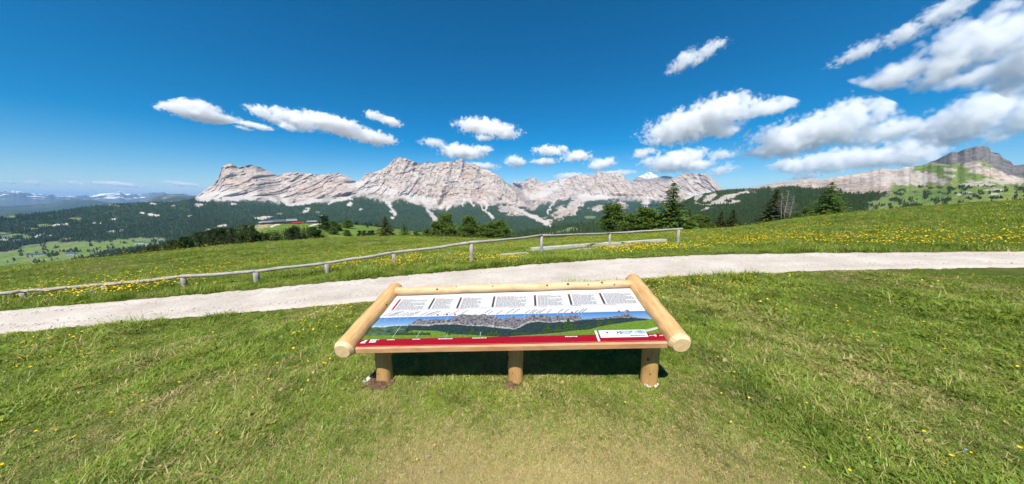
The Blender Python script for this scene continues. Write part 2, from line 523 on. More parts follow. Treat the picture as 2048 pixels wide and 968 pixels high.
t = NT('meadow_soil')
p = t.pos()
n1 = t.noise(p, 0.35, 5, 0.6); n2 = t.noise(p, 2.3, 5, 0.65); n3 = t.noise(p, 26.0, 4, 0.7)
c = t.mix(t.ramp(n2, .35, .65), (0.07, 0.10, 0.016), (0.105, 0.135, 0.026))
c = t.mix(t.ramp(n1, .4, .65), c, (0.065, 0.10, 0.015))
c = t.mix(t.attr('dry'), c, (0.29, 0.215, 0.11))
c = t.mix(t.ramp(n3, .3, .75), t.mix(1.0, c, (0.6, 0.6, 0.55), 'MULTIPLY'), t.mix(1.0, c, (1.25, 1.25, 1.2), 'MULTIPLY'))
M_SOIL = t.done(t.bsdf(c, 0.95, 0.05, t.bump(n3, 0.8, 0.03)))
gm = mesh_np('ground', np.stack([GX, GY, GZ], -1), grid_faces(len(rhos), nAz, True)[:, ::-1], M_SOIL, True, {'dry': dryness(GX, GY)})
link('meadow_ground', gm, None, 'structure')

# gravel path: a strip a finger above the turf, ragged at both edges
paz = np.linspace(-1.22, 1.33, 900)
rl, ru = rho_lo(paz), rho_up(paz)
rl = rl + (fbm(paz * 60, 1.5, 0, 4, 31) - .5) * 0.035 * rl
ru = ru + (fbm(paz * 60, 7.5, 0, 4, 33) - .5) * 0.035 * ru
s = np.linspace(0, 1, 26)
PR = rl[None] + (ru - rl)[None] * s[:, None]
PX, PY = np.sin(paz)[None] * PR, np.cos(paz)[None] * PR
prof = 0.028 * np.minimum(1, np.minimum(s, 1 - s) * 9)[:, None] - 0.010
rut = -0.012 * (np.exp(-((s - .27) / .09) ** 2) + np.exp(-((s - .75) / .09) ** 2))[:, None]
PZ = ground_z(PX, PY) + prof + rut + (fbm(PX * 2.5, PY * 2.5, 0, 4, 41) - .5) * 0.007
t = NT('limestone_gravel')
p = t.pos()
v1 = t.n('ShaderNodeTexVoronoi'); t.l(p, v1.inputs['Vector']); v1.inputs['Scale'].default_value = 34
v2 = t.n('ShaderNodeTexVoronoi'); t.l(p, v2.inputs['Vector']); v2.inputs['Scale'].default_value = 75
na = t.noise(p, 1.1, 5, .6); nb = t.noise(p, 14, 4, .7)
c = t.mix(t.ramp(na, .35, .65), (0.465, 0.405, 0.34), (0.58, 0.52, 0.45))
c = t.mix(t.ramp(nb, .3, .7), t.mix(1., c, (.84, .83, .81), 'MULTIPLY'), c)
gr = t.n('ShaderNodeSeparateColor'); t.l(v1.outputs['Color'], gr.inputs[0])
c = t.mix(t.ramp(gr.outputs[0], .0, 1., .0, .45), c, t.mix(1., c, (1.25, 1.25, 1.25), 'MULTIPLY'))
h = t.math('ADD', t.math('MULTIPLY', v1.outputs['Distance'], -0.7), t.math('MULTIPLY', v2.outputs['Distance'], -0.4))
M_GRAVEL = t.done(t.bsdf(c, 0.92, 0.1, t.bump(h, 0.5, 0.008)))
pm = mesh_np('path', np.stack([PX, PY, PZ], -1), grid_faces(len(s), len(paz))[:, ::-1], M_GRAVEL, True)
link('gravel_path', pm, None, 'structure')
def path_mask(x, y, soft=0.12):
    """1 on the gravel, 0 on turf"""
    az = np.arctan2(x, y); rho = np.hypot(x, y)
    jl = np.interp(az, paz, rl); ju = np.interp(az, paz, ru)
    return (rho > jl - soft * 0) & (rho < ju) & (np.abs(az) < 1.35)
# ------------------------------------------------------------------ mountains and valleys
t = NT('alpine_slopes')
p = t.pos()
nw = t.noise(p, 1 / 420., 5, .6)
strat = t.noise(t.scale(p, (1 / 170., 1 / 170., 1 / 62.)), 1.0, 7, .68, 1.2)
fine = t.noise(t.scale(p, (1 / 48., 1 / 48., 1 / 40.)), 1.0, 5, .65)
big = t.noise(p, 1 / 900., 3, .5)
c = t.mix(t.ramp(strat, .36, .64), (0.36, 0.298, 0.248), (0.57, 0.485, 0.405))
c = t.mix(t.math('MULTIPLY', t.ramp(nw, .50, .66), t.ramp(strat, .42, .60, .2, .8)), c, (0.52, 0.34, 0.225))
c = t.mix(t.ramp(fine, .32, .68, .40, 0.), c, t.mix(1., c, (.50, .50, .52), 'MULTIPLY'))
c = t.mix(1., c, t.ramp(t.attr('tone'), .1, .9, .74, 1.22), 'MULTIPLY')
c = t.mix(t.attr('grey'), c, t.mix(1., c, (.36, .40, .46), 'MULTIPLY'))  # darker grey rock, plus cloud shade painted in on one flank and the summit
scr = t.mix(t.ramp(fine, .3, .7), (0.44, 0.395, 0.35), (0.56, 0.51, 0.46))
c = t.mix(t.attr('scree'), c, scr)
grass = t.mix(t.ramp(t.noise(p, 1 / 55., 4, .6), .35, .65), (0.10, 0.18, 0.04), (0.19, 0.23, 0.065))
c = t.mix(t.attr('grass'), c, grass)
fcol = t.mix(t.ramp(t.noise(p, 1 / 26., 4, .7), .35, .65), (0.018, 0.036, 0.016), (0.048, 0.08, 0.03))
fcol = t.mix(t.ramp(t.noise(p, 1 / 300., 3, .6), .45, .7, 0., .5), fcol, (0.05, 0.09, 0.03))
c = t.mix(t.attr('forest'), c, fcol)
c = t.mix(t.attr('snow'), c, (0.86, 0.88, 0.92))
hb = t.math('ADD', t.math('MULTIPLY', fine, 1.0), t.math('MULTIPLY', strat, .7))
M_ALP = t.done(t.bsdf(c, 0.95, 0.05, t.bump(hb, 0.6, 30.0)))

def polydist(px, py, pts):
    """signed closeness to a streak: 1 inside its width, 0 outside (pts: x, y, half width)"""
    out = np.zeros(np.shape(px))
    for (x0, y0, w0), (x1, y1, w1) in zip(pts, pts[1:]):
        dx, dy = x1 - x0, y1 - y0
        tt = np.clip(((px - x0) * dx + (py - y0) * dy) / (dx * dx + dy * dy + 1e-9), 0, 1)
        d = np.hypot(px - x0 - tt * dx, py - y0 - tt * dy)
        w = w0 + (w1 - w0) * tt
        out = np.maximum(out, 1 - sstep(0.65, 1.25, d / w))
    return out

def spots(px, py, lst, n, k=3.2):
    out = np.zeros(np.shape(px))
    for cx, cy, rx, ry, tl in lst:
        dx, dy = px - cx, py - cy
        a = (dx * math.cos(tl) + dy * math.sin(tl)) / rx; b = (-dx * math.sin(tl) + dy * math.cos(tl)) / ry
        out = np.maximum(out, 1 - sstep(0.75, 1.15, np.hypot(a, b) + (n - .5) * k))
    return out

def sheet(name, px, ys, yb, nrow, rfun, attrs_fun, mat, back=900.0, drop=420.0, jag=0.0, seed=0, smooth=False, pw=1.0):
    """a mountainside: columns of bearings, rows from foot to skyline, each point at its own range; then the far side falls away"""
    px = np.asarray(px, float)
    top = ys(px) + (fbm(px / 9, 3.3, 0, 4, seed) - .5) * 2 * jag(px) if callable(jag) else ys(px) + (fbm(px / 9, 3.3, 0, 4, seed) - .5) * 2 * jag
    bot = yb(px)
    s = np.linspace(0, 1, nrow)[:, None] ** pw
    Y = bot[None] + (top - bot)[None] * s
    X = np.broadcast_to(px[None], Y.shape)
    R = rfun(X, Y, np.broadcast_to(s, Y.shape))
    P = at(X, Y, R)
    a = attrs_fun(X, Y, P)
    B = [P]
    for k in (1, 2):
        q = at(px, top, R[-1] + back * k); q[:, 2] -= drop * k * k
        B.append(q[None])
    V = np.concatenate(B, 0)
    at_ = {k: np.concatenate([v] + [v[-1:]] * 2, 0) for k, v in a.items()}
    m = mesh_np(name, V, grid_faces(V.shape[0], V.shape[1])[:, ::-1], mat, smooth, at_)
    o = link(name, m, None, 'structure')
    return o, X, Y, P, a

SKY1 = curve([(-700, 450), (-300, 440), (0, 433), (60, 428), (120, 421), (180, 413), (230, 408), (300, 404), (350, 402), (385, 398), (400, 387), (415, 376), (430, 366), (438, 352), (444, 334), (452, 328), (462, 327),
  (475, 333), (490, 333), (503, 330), (512, 331), (530, 340), (548, 348), (560, 350), (570, 346), (590, 344), (620, 347), (640, 350), (660, 346), (680, 346), (692, 351), (702, 358), (713, 363),
  (725, 356), (733, 346), (745, 345), (760, 340), (775, 332), (781, 325), (788, 318), (800, 314), (812, 316), (822, 321), (835, 325), (845, 329), (850, 324), (870, 326), (890, 323), (905, 324),
  (914, 320), (922, 317), (930, 325), (945, 328), (957, 332), (962, 338), (975, 339), (985, 344), (995, 350), (1005, 358), (1013, 366), (1022, 370), (1030, 362), (1050, 362), (1060, 356),
  (1068, 356), (1078, 361), (1088, 364), (1105, 361), (1125, 357), (1140, 355), (1150, 351), (1165, 349), (1185, 351), (1192, 345), (1200, 343), (1215, 346), (1238, 345), (1246, 350), (1254, 359),
  (1264, 362), (1275, 355), (1290, 347), (1298, 344), (1308, 349), (1318, 354), (1330, 351), (1345, 355), (1356, 352), (1368, 348), (1390, 346), (1412, 348), (1424, 355), (1434, 365), (1445, 378), (1480, 392), (1560, 405)])
TREE1 = curve([(-700, 440), (300, 396), (380, 394), (400, 399), (450, 397), (520, 398), (560, 404), (600, 402), (640, 401), (690, 396), (720, 391), (760, 400), (800, 399), (830, 404), (860, 412), (880, 420), (905, 410), (930, 402),
  (960, 408), (985, 405), (1010, 408), (1040, 410), (1062, 416), (1085, 404), (1110, 402), (1150, 392), (1180, 396), (1220, 398), (1260, 396), (1310, 400), (1370, 404), (1420, 402), (1480, 404), (1560, 410)])
BOT1 = curve([(-700, 640), (0, 560), (150, 540), (330, 515), (420, 490), (600, 480), (1000, 488), (1200, 480), (1560, 462)])
px1 = np.concatenate([np.arange(-420, 380, 2.5), np.arange(380, 1480, 1.35)])

def m1_range(X, Y, S):
    yt, ys, yb = TREE1(X), SKY1(X), BOT1(X)
    qf = np.clip((Y - yt) / (yb - yt), 0, 1)
    qr = np.clip((yt - Y) / np.maximum(yt - ys, 6), 0, 1)
    R = 5200 - 3300 * qf ** 0.8 + 1250 * qr ** 0.85
    # the second massif stands farther back, to the right of a line running down the first one
    edge = sstep(-4, 16, X - (1014 + np.clip(Y - 366, -30, 60) * 0.95))
    R = R + edge * (2100 * np.clip(1 - qf * 2.2, 0, 1))
    far = sstep(1255, 1275, X) * (1 - sstep(1318, 1345, X)) * (1 - sstep(356, 364, Y))
    R = R + far * 2500
    x = azim(X, Y) * R; z = R * tan_el(X, Y)
    rock = sstep(0.0, 0.25, qr)
    wx = (fbm(x / 700, z / 700, 0, 3, 3) - .5) * 500
    big = ridged((x + wx * .5) / 800, z / 2600, 0.3, 4, 11)
    mid = ridged((x + wx * .35) / 170, z / 760, 0.7, 4, 12)
    fin = fbm(x / 60, z / 75, 0, 4, 13, .6)
    blk = ridged(x / 95, z / 170, .4, 4, 18)
    zz = z + (fbm(x / 500, z / 300, 0, 3, 8) - .5) * 110 + x * 0.03
    ter = (zz / 88.0) % 1.0
    ter2 = (zz / 37.0 + .3) % 1.0
    c1, e1 = cells((x + wx * .3) / 190 + fbm(x / 60, z / 60, 0, 2, 23) * .7, z / 150 + fbm(x / 60, z / 60, 5, 2, 24) * .7, 25)
    c2, e2 = cells(x / 62 + fbm(x / 30, z / 30, 0, 2, 26) * .6, z / 48 + fbm(x / 30, z / 30, 5, 2, 27) * .6, 28)
    dR = -(c1 - .5) * 48 - (c2 - .5) * 40 - (big - .4) * 480 - (mid - .4) * 150 - (fin - .5) * 60 - (blk - .4) * 32
    valley = ridged((x + 2 * wx) / 1500, z / 4000, 0.1, 3, 15)
    dF = -(valley - .5) * 420 - (fbm(x / 120, z / 70, 0, 4, 16) - .5) * 90
    return R + rock * dR + (1 - rock) * dF * sstep(0, .2, np.abs(qf) + qr)

SCREE = [[(846, 398, 5), (853, 410, 4), (860, 424, 3.2), (864, 432, 3), (871, 438, 5), (869, 449, 3.5), (866, 460, 3)],
  [(870, 400, 3), (862, 408, 3), (856, 418, 4)], [(815, 385, 6), (822, 400, 5), (835, 404, 4)], [(770, 402, 3), (785, 418, 3), (792, 430, 4)], [(900, 410, 3), (893, 420, 2)],
  [(640, 397, 7), (600, 406, 4), (580, 410, 3)], [(570, 396, 10), (574, 406, 5)], [(440, 392, 14), (510, 392, 8)], [(400, 396, 8), (470, 386, 5)],
  [(970, 402, 3), (974, 414, 2.4), (972, 426, 1.8), (985, 438, 1.4)], [(958, 404, 2), (966, 418, 1.5), (985, 436, 1.5)], [(1050, 428, 3), (1075, 438, 5), (1095, 448, 4), (1100, 452, 2)], [(1040, 420, 3), (1062, 432, 3), (1080, 441, 4)],
  [(720, 380, 8), (745, 374, 9), (800, 388, 6), (860, 398, 5)], [(700, 372, 5), (760, 352, 4)],
  [(1160, 404, 2.5), (1152, 420, 2.2), (1148, 430, 2)], [(1170, 400, 2), (1165, 410, 1.5)], [(1110, 402, 2), (1098, 420, 1.6), (1096, 428, 1.5)], [(1165, 395, 8), (1200, 390, 9), (1215, 392, 5)],
  [(1055, 392, 8), (1090, 386, 7), (1130, 362, 4)], [(1300, 390, 3), (1296, 402, 3), (1290, 406, 7)], [(1420, 392, 12), (1380, 392, 9)], [(985, 449, 2), (1020, 460, 2)],
  [(700, 395, 4), (670, 402, 3), (655, 410, 2)], [(540, 398, 5), (552, 404, 3)], [(930, 400, 3), (925, 412, 2)], [(940, 398, 3), (948, 412, 2)]]
ROCKF = [(1130, 420, 30, 9, -.55), (1115, 428, 14, 5, -.4), (1150, 410, 20, 12, -.5), (1025, 422, 24, 8, .2), (1195, 416, 10, 5, 0), (1240, 412, 12, 7, .2)]
PALE = [(72, 473, 13, 3, -.15), (100, 471, 8, 2, -.2), (222, 462, 7, 2.2, 0), (243, 460, 5, 1.6, 0), (400, 410, 12, 3.5, 0), (466, 408, 8, 2.5, 0), (305, 408, 6, 1.5, 0), (283, 426, 5, 1.6, 0), (300, 428, 5, 1.6, 0), (312, 431, 8, 1.6, 0),
  (228, 438, 6, 1.8, -.1), (420, 460, 10, 3, -.2), (440, 453, 14, 2.5, -.1), (520, 436, 18, 3, -.1), (535, 434, 10, 2, 0), (615, 420, 8, 3, -.3), (605, 425, 6, 2, 0), (700, 409, 4, 3, 0), (722, 419, 4, 1.5, 0), (785, 425, 6, 1.5, .5), (786, 436, 5, 3, 0), (120, 450, 14, 2, -.1), (200, 446, 9, 1.5, 0), (345, 412, 6, 1.5, 0), (8, 480, 12, 2, 0),
  (645, 432, 5, 1.5, 0), (380, 432, 4, 1.2, 0), (190, 470, 6, 1.2, 0)]
FIELDS = [(95, 507, 150, 19, -.10), (255, 490, 85, 9, -.14), (40, 527, 110, 12, -.06), (230, 489, 75, 7, -.16), (30, 520, 90, 12, -.08), (190, 490, 55, 6, -.12), (262, 486, 52, 6.5, -.13), (220, 497, 50, 5, -.2), (25, 472, 48, 6, .05), (15, 433, 22, 4, .1), (150, 438, 18, 2.4, 0), (95, 452, 24, 3, .05), (330, 402, 30, 1.5, 0), (220, 410, 18, 1.5, .1), (60, 458, 18, 2, 0), (-80, 500, 80, 16, 0), (560, 428, 6, 2, 0), (635, 425, 6, 2, 0), (1180, 435, 12, 2.5, 0), (1090, 470, 10, 3, 0), (135, 478, 22, 2.5, -.1)]

def m1_attrs(X, Y, P):
    n = fbm(X / 11, Y / 5, 0, 5, 51, .6); n2 = fbm(X / 34, Y / 12, 0, 4, 52)
    n3 = fbm(X / 2.6, Y / 2.2, 0, 3, 55, .6)
    yt = TREE1(X)
    streak = fbm((X + (Y - yt) * .35) / 6.0, Y / 40, 0, 4, 53)
    forest = sstep(-3.5, 3.5, (Y - yt) + (n - .5) * 12 + (n2 - .5) * 16 + (streak - .5) * 16)
    forest = np.where(X < 370, 1.0, forest)
    scree = np.zeros_like(X)
    for s_ in SCREE: scree = np.maximum(scree, polydist(X + (n - .5) * 14 + (n3 - .5) * 7, Y + (n2 - .5) * 8 + (n3 - .5) * 4, s_))
    apron = sstep(-10, -1, Y - yt) * (1 - sstep(2, 9, Y - yt)) * sstep(.50, .62, n2 * .5 + streak * .5) * .8 * (X > 395)
    rockp = spots(X, Y, ROCKF, n)
    pale = spots(X, Y, PALE, n)
    fields = spots(X, Y, FIELDS, n2 * .5 + n * .5, 1.1)
    forest = forest * (1 - np.clip(scree + .9 * apron + rockp, 0, 1)) * (1 - pale)
    wood = sstep(.67, .70, fbm(X / 14, Y / 3.5, 0, 4, 57))
    fields = fields * (1 - .8 * wood) * (1 - pale)
    far = sstep(1268, 1280, X) * (1 - sstep(1312, 1322, X)) * (1 - sstep(354 , 359, Y + np.abs(X - 1297) * .15))
    blue = sstep(1248, 1262, X) * (1 - sstep(1330, 1372, X)) * (1 - sstep(362, 376, Y + np.abs(X - 1300) * .12 + (n - .5) * 12))  # cloud shadow painted into the rock colour of this flank
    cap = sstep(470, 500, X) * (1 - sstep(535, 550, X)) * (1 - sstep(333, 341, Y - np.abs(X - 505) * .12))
    snowp = sstep(.66, .70, n) * sstep(1130, 1160, X) * (1 - sstep(1230, 1240, X)) * (Y < 366)
    xm = azim(X, Y) * 6000; zm = 6000 * tan_el(X, Y)
    tone = .5 * cells(xm / 85 + n * 2, zm / 34 + n2 * 2, 58)[0] + .5 * cells(xm / 40 + n3, zm / 22 + n3, 59)[0]
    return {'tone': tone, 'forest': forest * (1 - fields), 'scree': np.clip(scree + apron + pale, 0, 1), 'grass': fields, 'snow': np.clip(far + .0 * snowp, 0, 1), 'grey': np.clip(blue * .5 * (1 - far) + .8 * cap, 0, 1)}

jag1 = lambda x: np.where(x < 390, 0.6, 2.0)
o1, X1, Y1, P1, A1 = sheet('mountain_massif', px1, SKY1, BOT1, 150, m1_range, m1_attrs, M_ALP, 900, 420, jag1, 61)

# right-hand ridge: woods, pale limestone, the dark summit behind
SKY2 = curve([(1300, 440), (1345, 412), (1375, 398), (1400, 389), (1440, 381), (1475, 378), (1500, 376), (1520, 372), (1560, 364), (1580, 363), (1600, 359), (1625, 357), (1640, 360), (1660, 356), (1700, 349), (1740, 342), (1765, 337), (1790, 338), (1815, 334), (1840, 331),
  (1855, 328), (1863, 323), (1872, 320), (1885, 313), (1905, 304), (1915, 305), (1930, 298), (1950, 293), (1962, 292), (1978, 293), (1982, 304), (1998, 306), (2006, 316), (2014, 320), (2020, 322), (2028, 331), (2048, 328), (2070, 326), (2150, 332), (2400, 345), (2800, 360)])
BOT2 = curve([(1300, 475), (1440, 466), (1500, 460), (1560, 449), (1620, 442), (1700, 434), (1800, 425), (1900, 417), (2048, 407), (2300, 394), (2800, 372)])
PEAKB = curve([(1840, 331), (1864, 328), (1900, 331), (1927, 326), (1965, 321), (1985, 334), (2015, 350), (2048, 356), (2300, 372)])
def m2_range(X, Y, S):
    left = 1 - sstep(1500, 1800, X)
    R = 520 + (1400 - 250 * left) * S ** 1.35
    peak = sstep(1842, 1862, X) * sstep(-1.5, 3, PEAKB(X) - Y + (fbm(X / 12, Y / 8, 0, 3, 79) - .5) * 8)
    R = R + peak * (700 + 500 * S)
    x = azim(X, Y) * R; z = R * tan_el(X, Y)
    d = -(cells(x / 60 + fbm(x / 25, z / 25, 0, 2, 74), z / 22, 75)[0] - .5) * 6 * sstep(.15, .5, S) - (ridged(x / 170, z / 200, .2, 4, 71) - .4) * 34 * sstep(.15, .5, S) - (fbm(x / 60, z / 60, 0, 4, 72) - .5) * 16 * sstep(.1, .4, S)
    return R + d - peak * ((ridged(x / 160, z / 420, .2, 5, 73) - .3) * 70 + (cells(x / 110 + fbm(x / 40, z / 40, 0, 2, 76), z / 60, 77)[0] - .5) * 34)
def m2_attrs(X, Y, P):
    n = fbm(X / 12, Y / 5, 0, 5, 81, .6); n2 = fbm(X / 45, Y / 14, 0, 4, 82)
    yf = np.interp(X, [1300, 1440, 1500, 1560, 1620, 1680, 1720, 1800, 1860, 1920, 2048, 2400], [380, 380, 378, 376, 374, 380, 384, 380, 374, 382, 392, 400])
    forest = sstep(-4, 4, (Y - yf) + (n - .5) * 22 + (n2 - .5) * 14)
    forest = np.where(X < 1490, 1, forest)
    outc = spots(X, Y, [(1415, 398, 16, 6, -.5), (1445, 400, 24, 6, -.3), (1395, 396, 8, 4, -.5), (1412, 418, 8, 2.5, -.3), (1490, 385, 10, 2, 0), (1470, 402, 10, 4, -.2)], n)
    right = sstep(1740, 1800, X + (n2 - .5) * 160 + (Y - 395) * 1.2) * sstep(360, 372, Y + (n - .5) * 14)
    slope_g = spots(X, Y, [(1885, 342, 55, 9, .22), (1925, 358, 62, 9, .3), (1850, 335, 30, 4, .0), (2000, 374, 80, 8, 0), (1830, 378, 60, 7, 0)], n, 1.6)
    rockb = spots(X, Y, [(1840, 350, 38, 5, .3), (1880, 364, 40, 4, .15), (1790, 360, 60, 10, .05), (1900, 340, 14, 5, 0), (1960, 370, 50, 3, .0), (2010, 362, 60, 5, 0), (1915, 388, 8, 2, 0), (1935, 385, 6, 2, 0), (1985, 388, 10, 1.6, 0), (1990, 380, 20, 2, 0), (1900, 352, 14, 3, .3)], n)
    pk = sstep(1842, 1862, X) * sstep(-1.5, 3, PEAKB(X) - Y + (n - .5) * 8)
    slope_g = np.maximum(sstep(-4, 4, (X - 1845) * .35 - (Y - 345) * .5 + (fbm(X / 18, Y / 13, 3, 4, 83) - .5) * 46) * (1 - sstep(372, 380, Y)), 0) * (1 - pk)
    face = spots(X, Y, [(1956, 337, 50, 15, .22), (2010, 352, 45, 9, .2), (1862, 350, 16, 4, .4), (1890, 362, 20, 4, .2)], n * .5 + n2 * .5, 3.0)
    slope_g = slope_g * (1 - face)
    g = np.clip(np.maximum(right, slope_g), 0, 1) * (1 - .9 * rockb)
    forest = forest * (1 - outc) * (1 - g) * (1 - rockb)
    wood = sstep(.56, .60, fbm(X / 10, Y / 4, 0, 4, 84)) * right * (Y > 372)
    forest = np.maximum(forest, wood); g = g * (1 - wood)
    dark = pk  # summit of dark grey rock, its partial cloud shadow painted in as well
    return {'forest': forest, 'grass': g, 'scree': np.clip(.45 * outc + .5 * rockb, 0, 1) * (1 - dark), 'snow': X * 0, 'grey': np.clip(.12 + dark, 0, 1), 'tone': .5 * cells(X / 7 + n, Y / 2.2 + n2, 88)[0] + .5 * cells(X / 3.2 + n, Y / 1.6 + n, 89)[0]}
px2 = np.arange(1305, 2750, 1.8)
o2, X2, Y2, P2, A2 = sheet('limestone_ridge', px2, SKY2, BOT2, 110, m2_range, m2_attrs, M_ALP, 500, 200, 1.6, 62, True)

# wooded hill in the gap below the second massif
SKY3 = curve([(880, 490), (960, 478), (1020, 468), (1050, 462), (1100, 455), (1150, 449), (1200, 444), (1260, 438), (1320, 434), (1400, 430), (1500, 428)])
BOT3 = curve([(880, 500), (1500, 480)])
def m3_range(X, Y, S): return 320 + 620 * S + (fbm(X / 60, Y / 10, 0, 3, 91) - .5) * 120
def m3_attrs(X, Y, P):
    n = fbm(X / 14, Y / 4, 0, 4, 92)
    g = spots(X, Y, [(1140, 461, 16, 3, -.1), (1095, 468, 12, 2, 0), (1180, 452, 10, 1.6, 0)], n)
    return {'forest': 1 - g, 'grass': g, 'scree': X * 0, 'snow': X * 0, 'grey': X * 0, 'tone': X * 0 + .5}
o3, X3, Y3, P3, A3 = sheet('wooded_hill', np.arange(880, 1500, 4), SKY3, BOT3, 40, m3_range, m3_attrs, M_ALP, 120, 60, .8, 63, True)

# green knoll with the mountain huts
SKY4 = np.array([(60, 548), (130, 536), (200, 522), (260, 508), (320, 494), (380, 477), (430, 466), (470, 457), (500, 451), (530, 448), (560, 447.5), (600, 447.5), (640, 446), (660, 446), (700, 449), (740, 452), (770, 456), (830, 463), (900, 474), (980, 488), (1060, 500)], float)
k_az = azim(SKY4[:, 0], SKY4[:, 1]); k_te = tan_el(SKY4[:, 0], SKY4[:, 1])
K_R0, K_R1 = 105.0, 430.0
def knoll_z(az, R):
    zr = CAM_H + K_R1 * np.interp(az, k_az, k_te)
    rc, zc = crest(az)
    z0 = CAM_H + K_R0 * (zc - CAM_H) / rc - 13.0
    q = np.clip((R - K_R0) / (K_R1 - K_R0), 0, 1)
    z = z0 + (zr - z0) * q ** 1.25
    x, y = np.sin(az) * R, np.cos(az) * R
    z = z + (fbm(x / 60, y / 60, 0, 3, 93) - .5) * 5 * np.sin(q * math.pi)
    ov = np.maximum(R - K_R1, 0)
    return z - ov * ov / (ov + 60) * .6
kaz = np.linspace(k_az[0], k_az[-1], 330); kR = np.concatenate([np.linspace(K_R0 - 20, K_R1 + 20, 80), [K_R1 + 60, K_R1 + 120]])
KA, KR = np.meshgrid(kaz, kR)
KV = np.stack([np.sin(KA) * KR, np.cos(KA) * KR, knoll_z(KA, KR)], -1)
t = NT('knoll_pasture')
p = t.pos()
c = t.mix(t.ramp(t.noise(p, 1 / 14., 5, .6), .35, .65), (0.095, 0.17, 0.028), (0.15, 0.21, 0.04))
c = t.mix(t.ramp(t.noise(p, 1 / 60., 3, .6), .5, .65, 0, .6), c, (0.19, 0.2, 0.055))
c = t.mix(t.attr('dirt'), c, (0.42, 0.30, 0.21)); c = t.mix(t.attr('track'), c, (0.62, 0.56, 0.48))
M_KNOLL = t.done(t.bsdf(c, 0.95, 0.05))
kx, ky, kz = KV[..., 0], KV[..., 1], KV[..., 2] - CAM_H
kd = ky * CT - kz * ST
KPX = 1024 + FPX * kx / kd; KPY = 484 + FPX * (-ky * ST - kz * CT) / kd
kn = fbm(KPX / 5, KPY / 2, 0, 3, 95)
dirt = spots(KPX, KPY, [(524, 453, 24, 3.5, -.30)], kn)
track = np.maximum(polydist(KPX, KPY, [(541, 454, 1.6), (550, 450, 1.2), (560, 448.5, 1)]), polydist(KPX, KPY, [(621, 452.5, 1.6), (630, 448.6, 1.1), (645, 446.4, 1)]))
km = mesh_np('knoll', KV, grid_faces(*KA.shape)[:, ::-1], M_KNOLL, True, {'dirt': dirt, 'track': track})
link('knoll_pasture', km, None, 'structure')

# far blue ranges on the left
t = NT('distant_range')
p = t.pos()
n = t.noise(p, 1 / 1500., 6, .6)
sn = t.math('MULTIPLY', t.attr('snow'), t.ramp(t.noise(p, 1 / 700., 5, .65), .54, .61))
c = t.mix(t.ramp(n, .3, .7), (0.05, 0.07, 0.06), (0.13, 0.14, 0.13))
c = t.mix(sn, c, (0.85, 0.87, 0.9)); c = t.mix(t.attr('forest'), c, (0.03, 0.055, 0.03))
M_FAR = t.done(t.bsdf(c, 0.95, 0.05))
def far_sheet(name, sky, yb, R0, R1, amp, snow, seed, jag, xs=(-700, 470)):
    def rf(X, Y, S):
        R = R0 + (R1 - R0) * S
        x = azim(X, Y) * R; z = R * tan_el(X, Y)
        return R - (ridged(x / (amp * 5), z / (amp * 3), 0, 5, seed) - .4) * amp
    def af(X, Y, P):
        hgt = (yb - Y) / np.maximum(yb - curve(sky)(X), 1)
        return {'snow': sstep(.50, .75, hgt) * snow, 'forest': (X * 0 + (1 - snow)) * (1 - .5 * sstep(.5, 1, hgt))}
    return sheet(name, np.arange(xs[0], xs[1], 2.5), curve(sky), lambda x: x * 0 + yb, 40, rf, af, M_FAR, R1 * .1, R1 * .03, jag, seed)
far_sheet('snowy_range', [(-700, 385), (-200, 380), (0, 384), (20, 381), (60, 386), (90, 388), (130, 392), (180, 391), (205, 387), (225, 386), (240, 383), (258, 388), (280, 390), (305, 386), (325, 384), (340, 389), (365, 387), (380, 390), (400, 392), (480, 400)], 415, 22000, 27000, 1600, 1.0, 171, 2.2)
far_sheet('rocky_foothill', [(270, 408), (300, 398), (320, 391), (340, 388), (360, 389), (385, 391), (430, 395), (470, 400)], 412, 9000, 10500, 500, .35, 172, 1.5, (275, 470))
far_sheet('blue_ridge', [(-700, 405), (-200, 412), (0, 411), (60, 410), (100, 406), (125, 400), (150, 398), (180, 399), (210, 404), (240, 407), (300, 409), (400, 412)], 440, 12000, 15000, 900, 0.0, 173, .6, (-700, 400))
far_sheet('dark_foothill', [(-700, 412), (-100, 420), (0, 424), (30, 420), (60, 422), (100, 426), (200, 428)], 450, 8000, 9000, 500, 0.0, 174, .6, (-700, 200))

# valley floor under everything, out to the horizon
vg = np.geomspace(200, 60000, 60); va = np.linspace(-math.pi, math.pi, 181)[:-1]
VA, VR = np.meshgrid(va, vg)
VZ = -230 - 300 * sstep(200, 3500, VR) + (fbm(np.sin(VA) * VR / 900, np.cos(VA) * VR / 900, 0, 3, 99) - .5) * 60
vm = mesh_np('valley', np.stack([np.sin(VA) * VR, np.cos(VA) * VR, VZ], -1), grid_faces(60, 180, True)[:, ::-1], M_ALP, True,
   {'forest': np.full(VA.shape, .8), 'grass': np.full(VA.shape, .3), 'scree': VA * 0, 'snow': VA * 0, 'grey': VA * 0, 'tone': VA * 0 + .5})
link('valley_floor', vm, None, 'structure')

# air
t = NT('mountain_air')
v = t.n('ShaderNodeVolumePrincipled')
v.inputs['Color'].default_value = (0.30, 0.58, 1.0, 1)
v.inputs['Density'].default_value = 2.6e-5
v.inputs['Anisotropy'].default_value = 0.0
M_AIR = t.done(v.outputs[0], 'Volume')
bm = bmesh.new(); bm_box(bm, -64000, 64000, -64000, 64000, -640, 1000)
link('haze', bm_mesh('haze', bm, M_AIR), None, 'stuff')
# ------------------------------------------------------------------ trees
def leaf_quads(c, d, w, nrm):
    """diamond shaped sprays: centres c, half lengths d, half widths w"""
    a = c - d; b = c + w; e = c + d; g = c - w
    v = np.stack([a, b, e, g], 1).reshape(-1, 3)
    f = np.arange(len(v)).reshape(-1, 4)
    return v, f

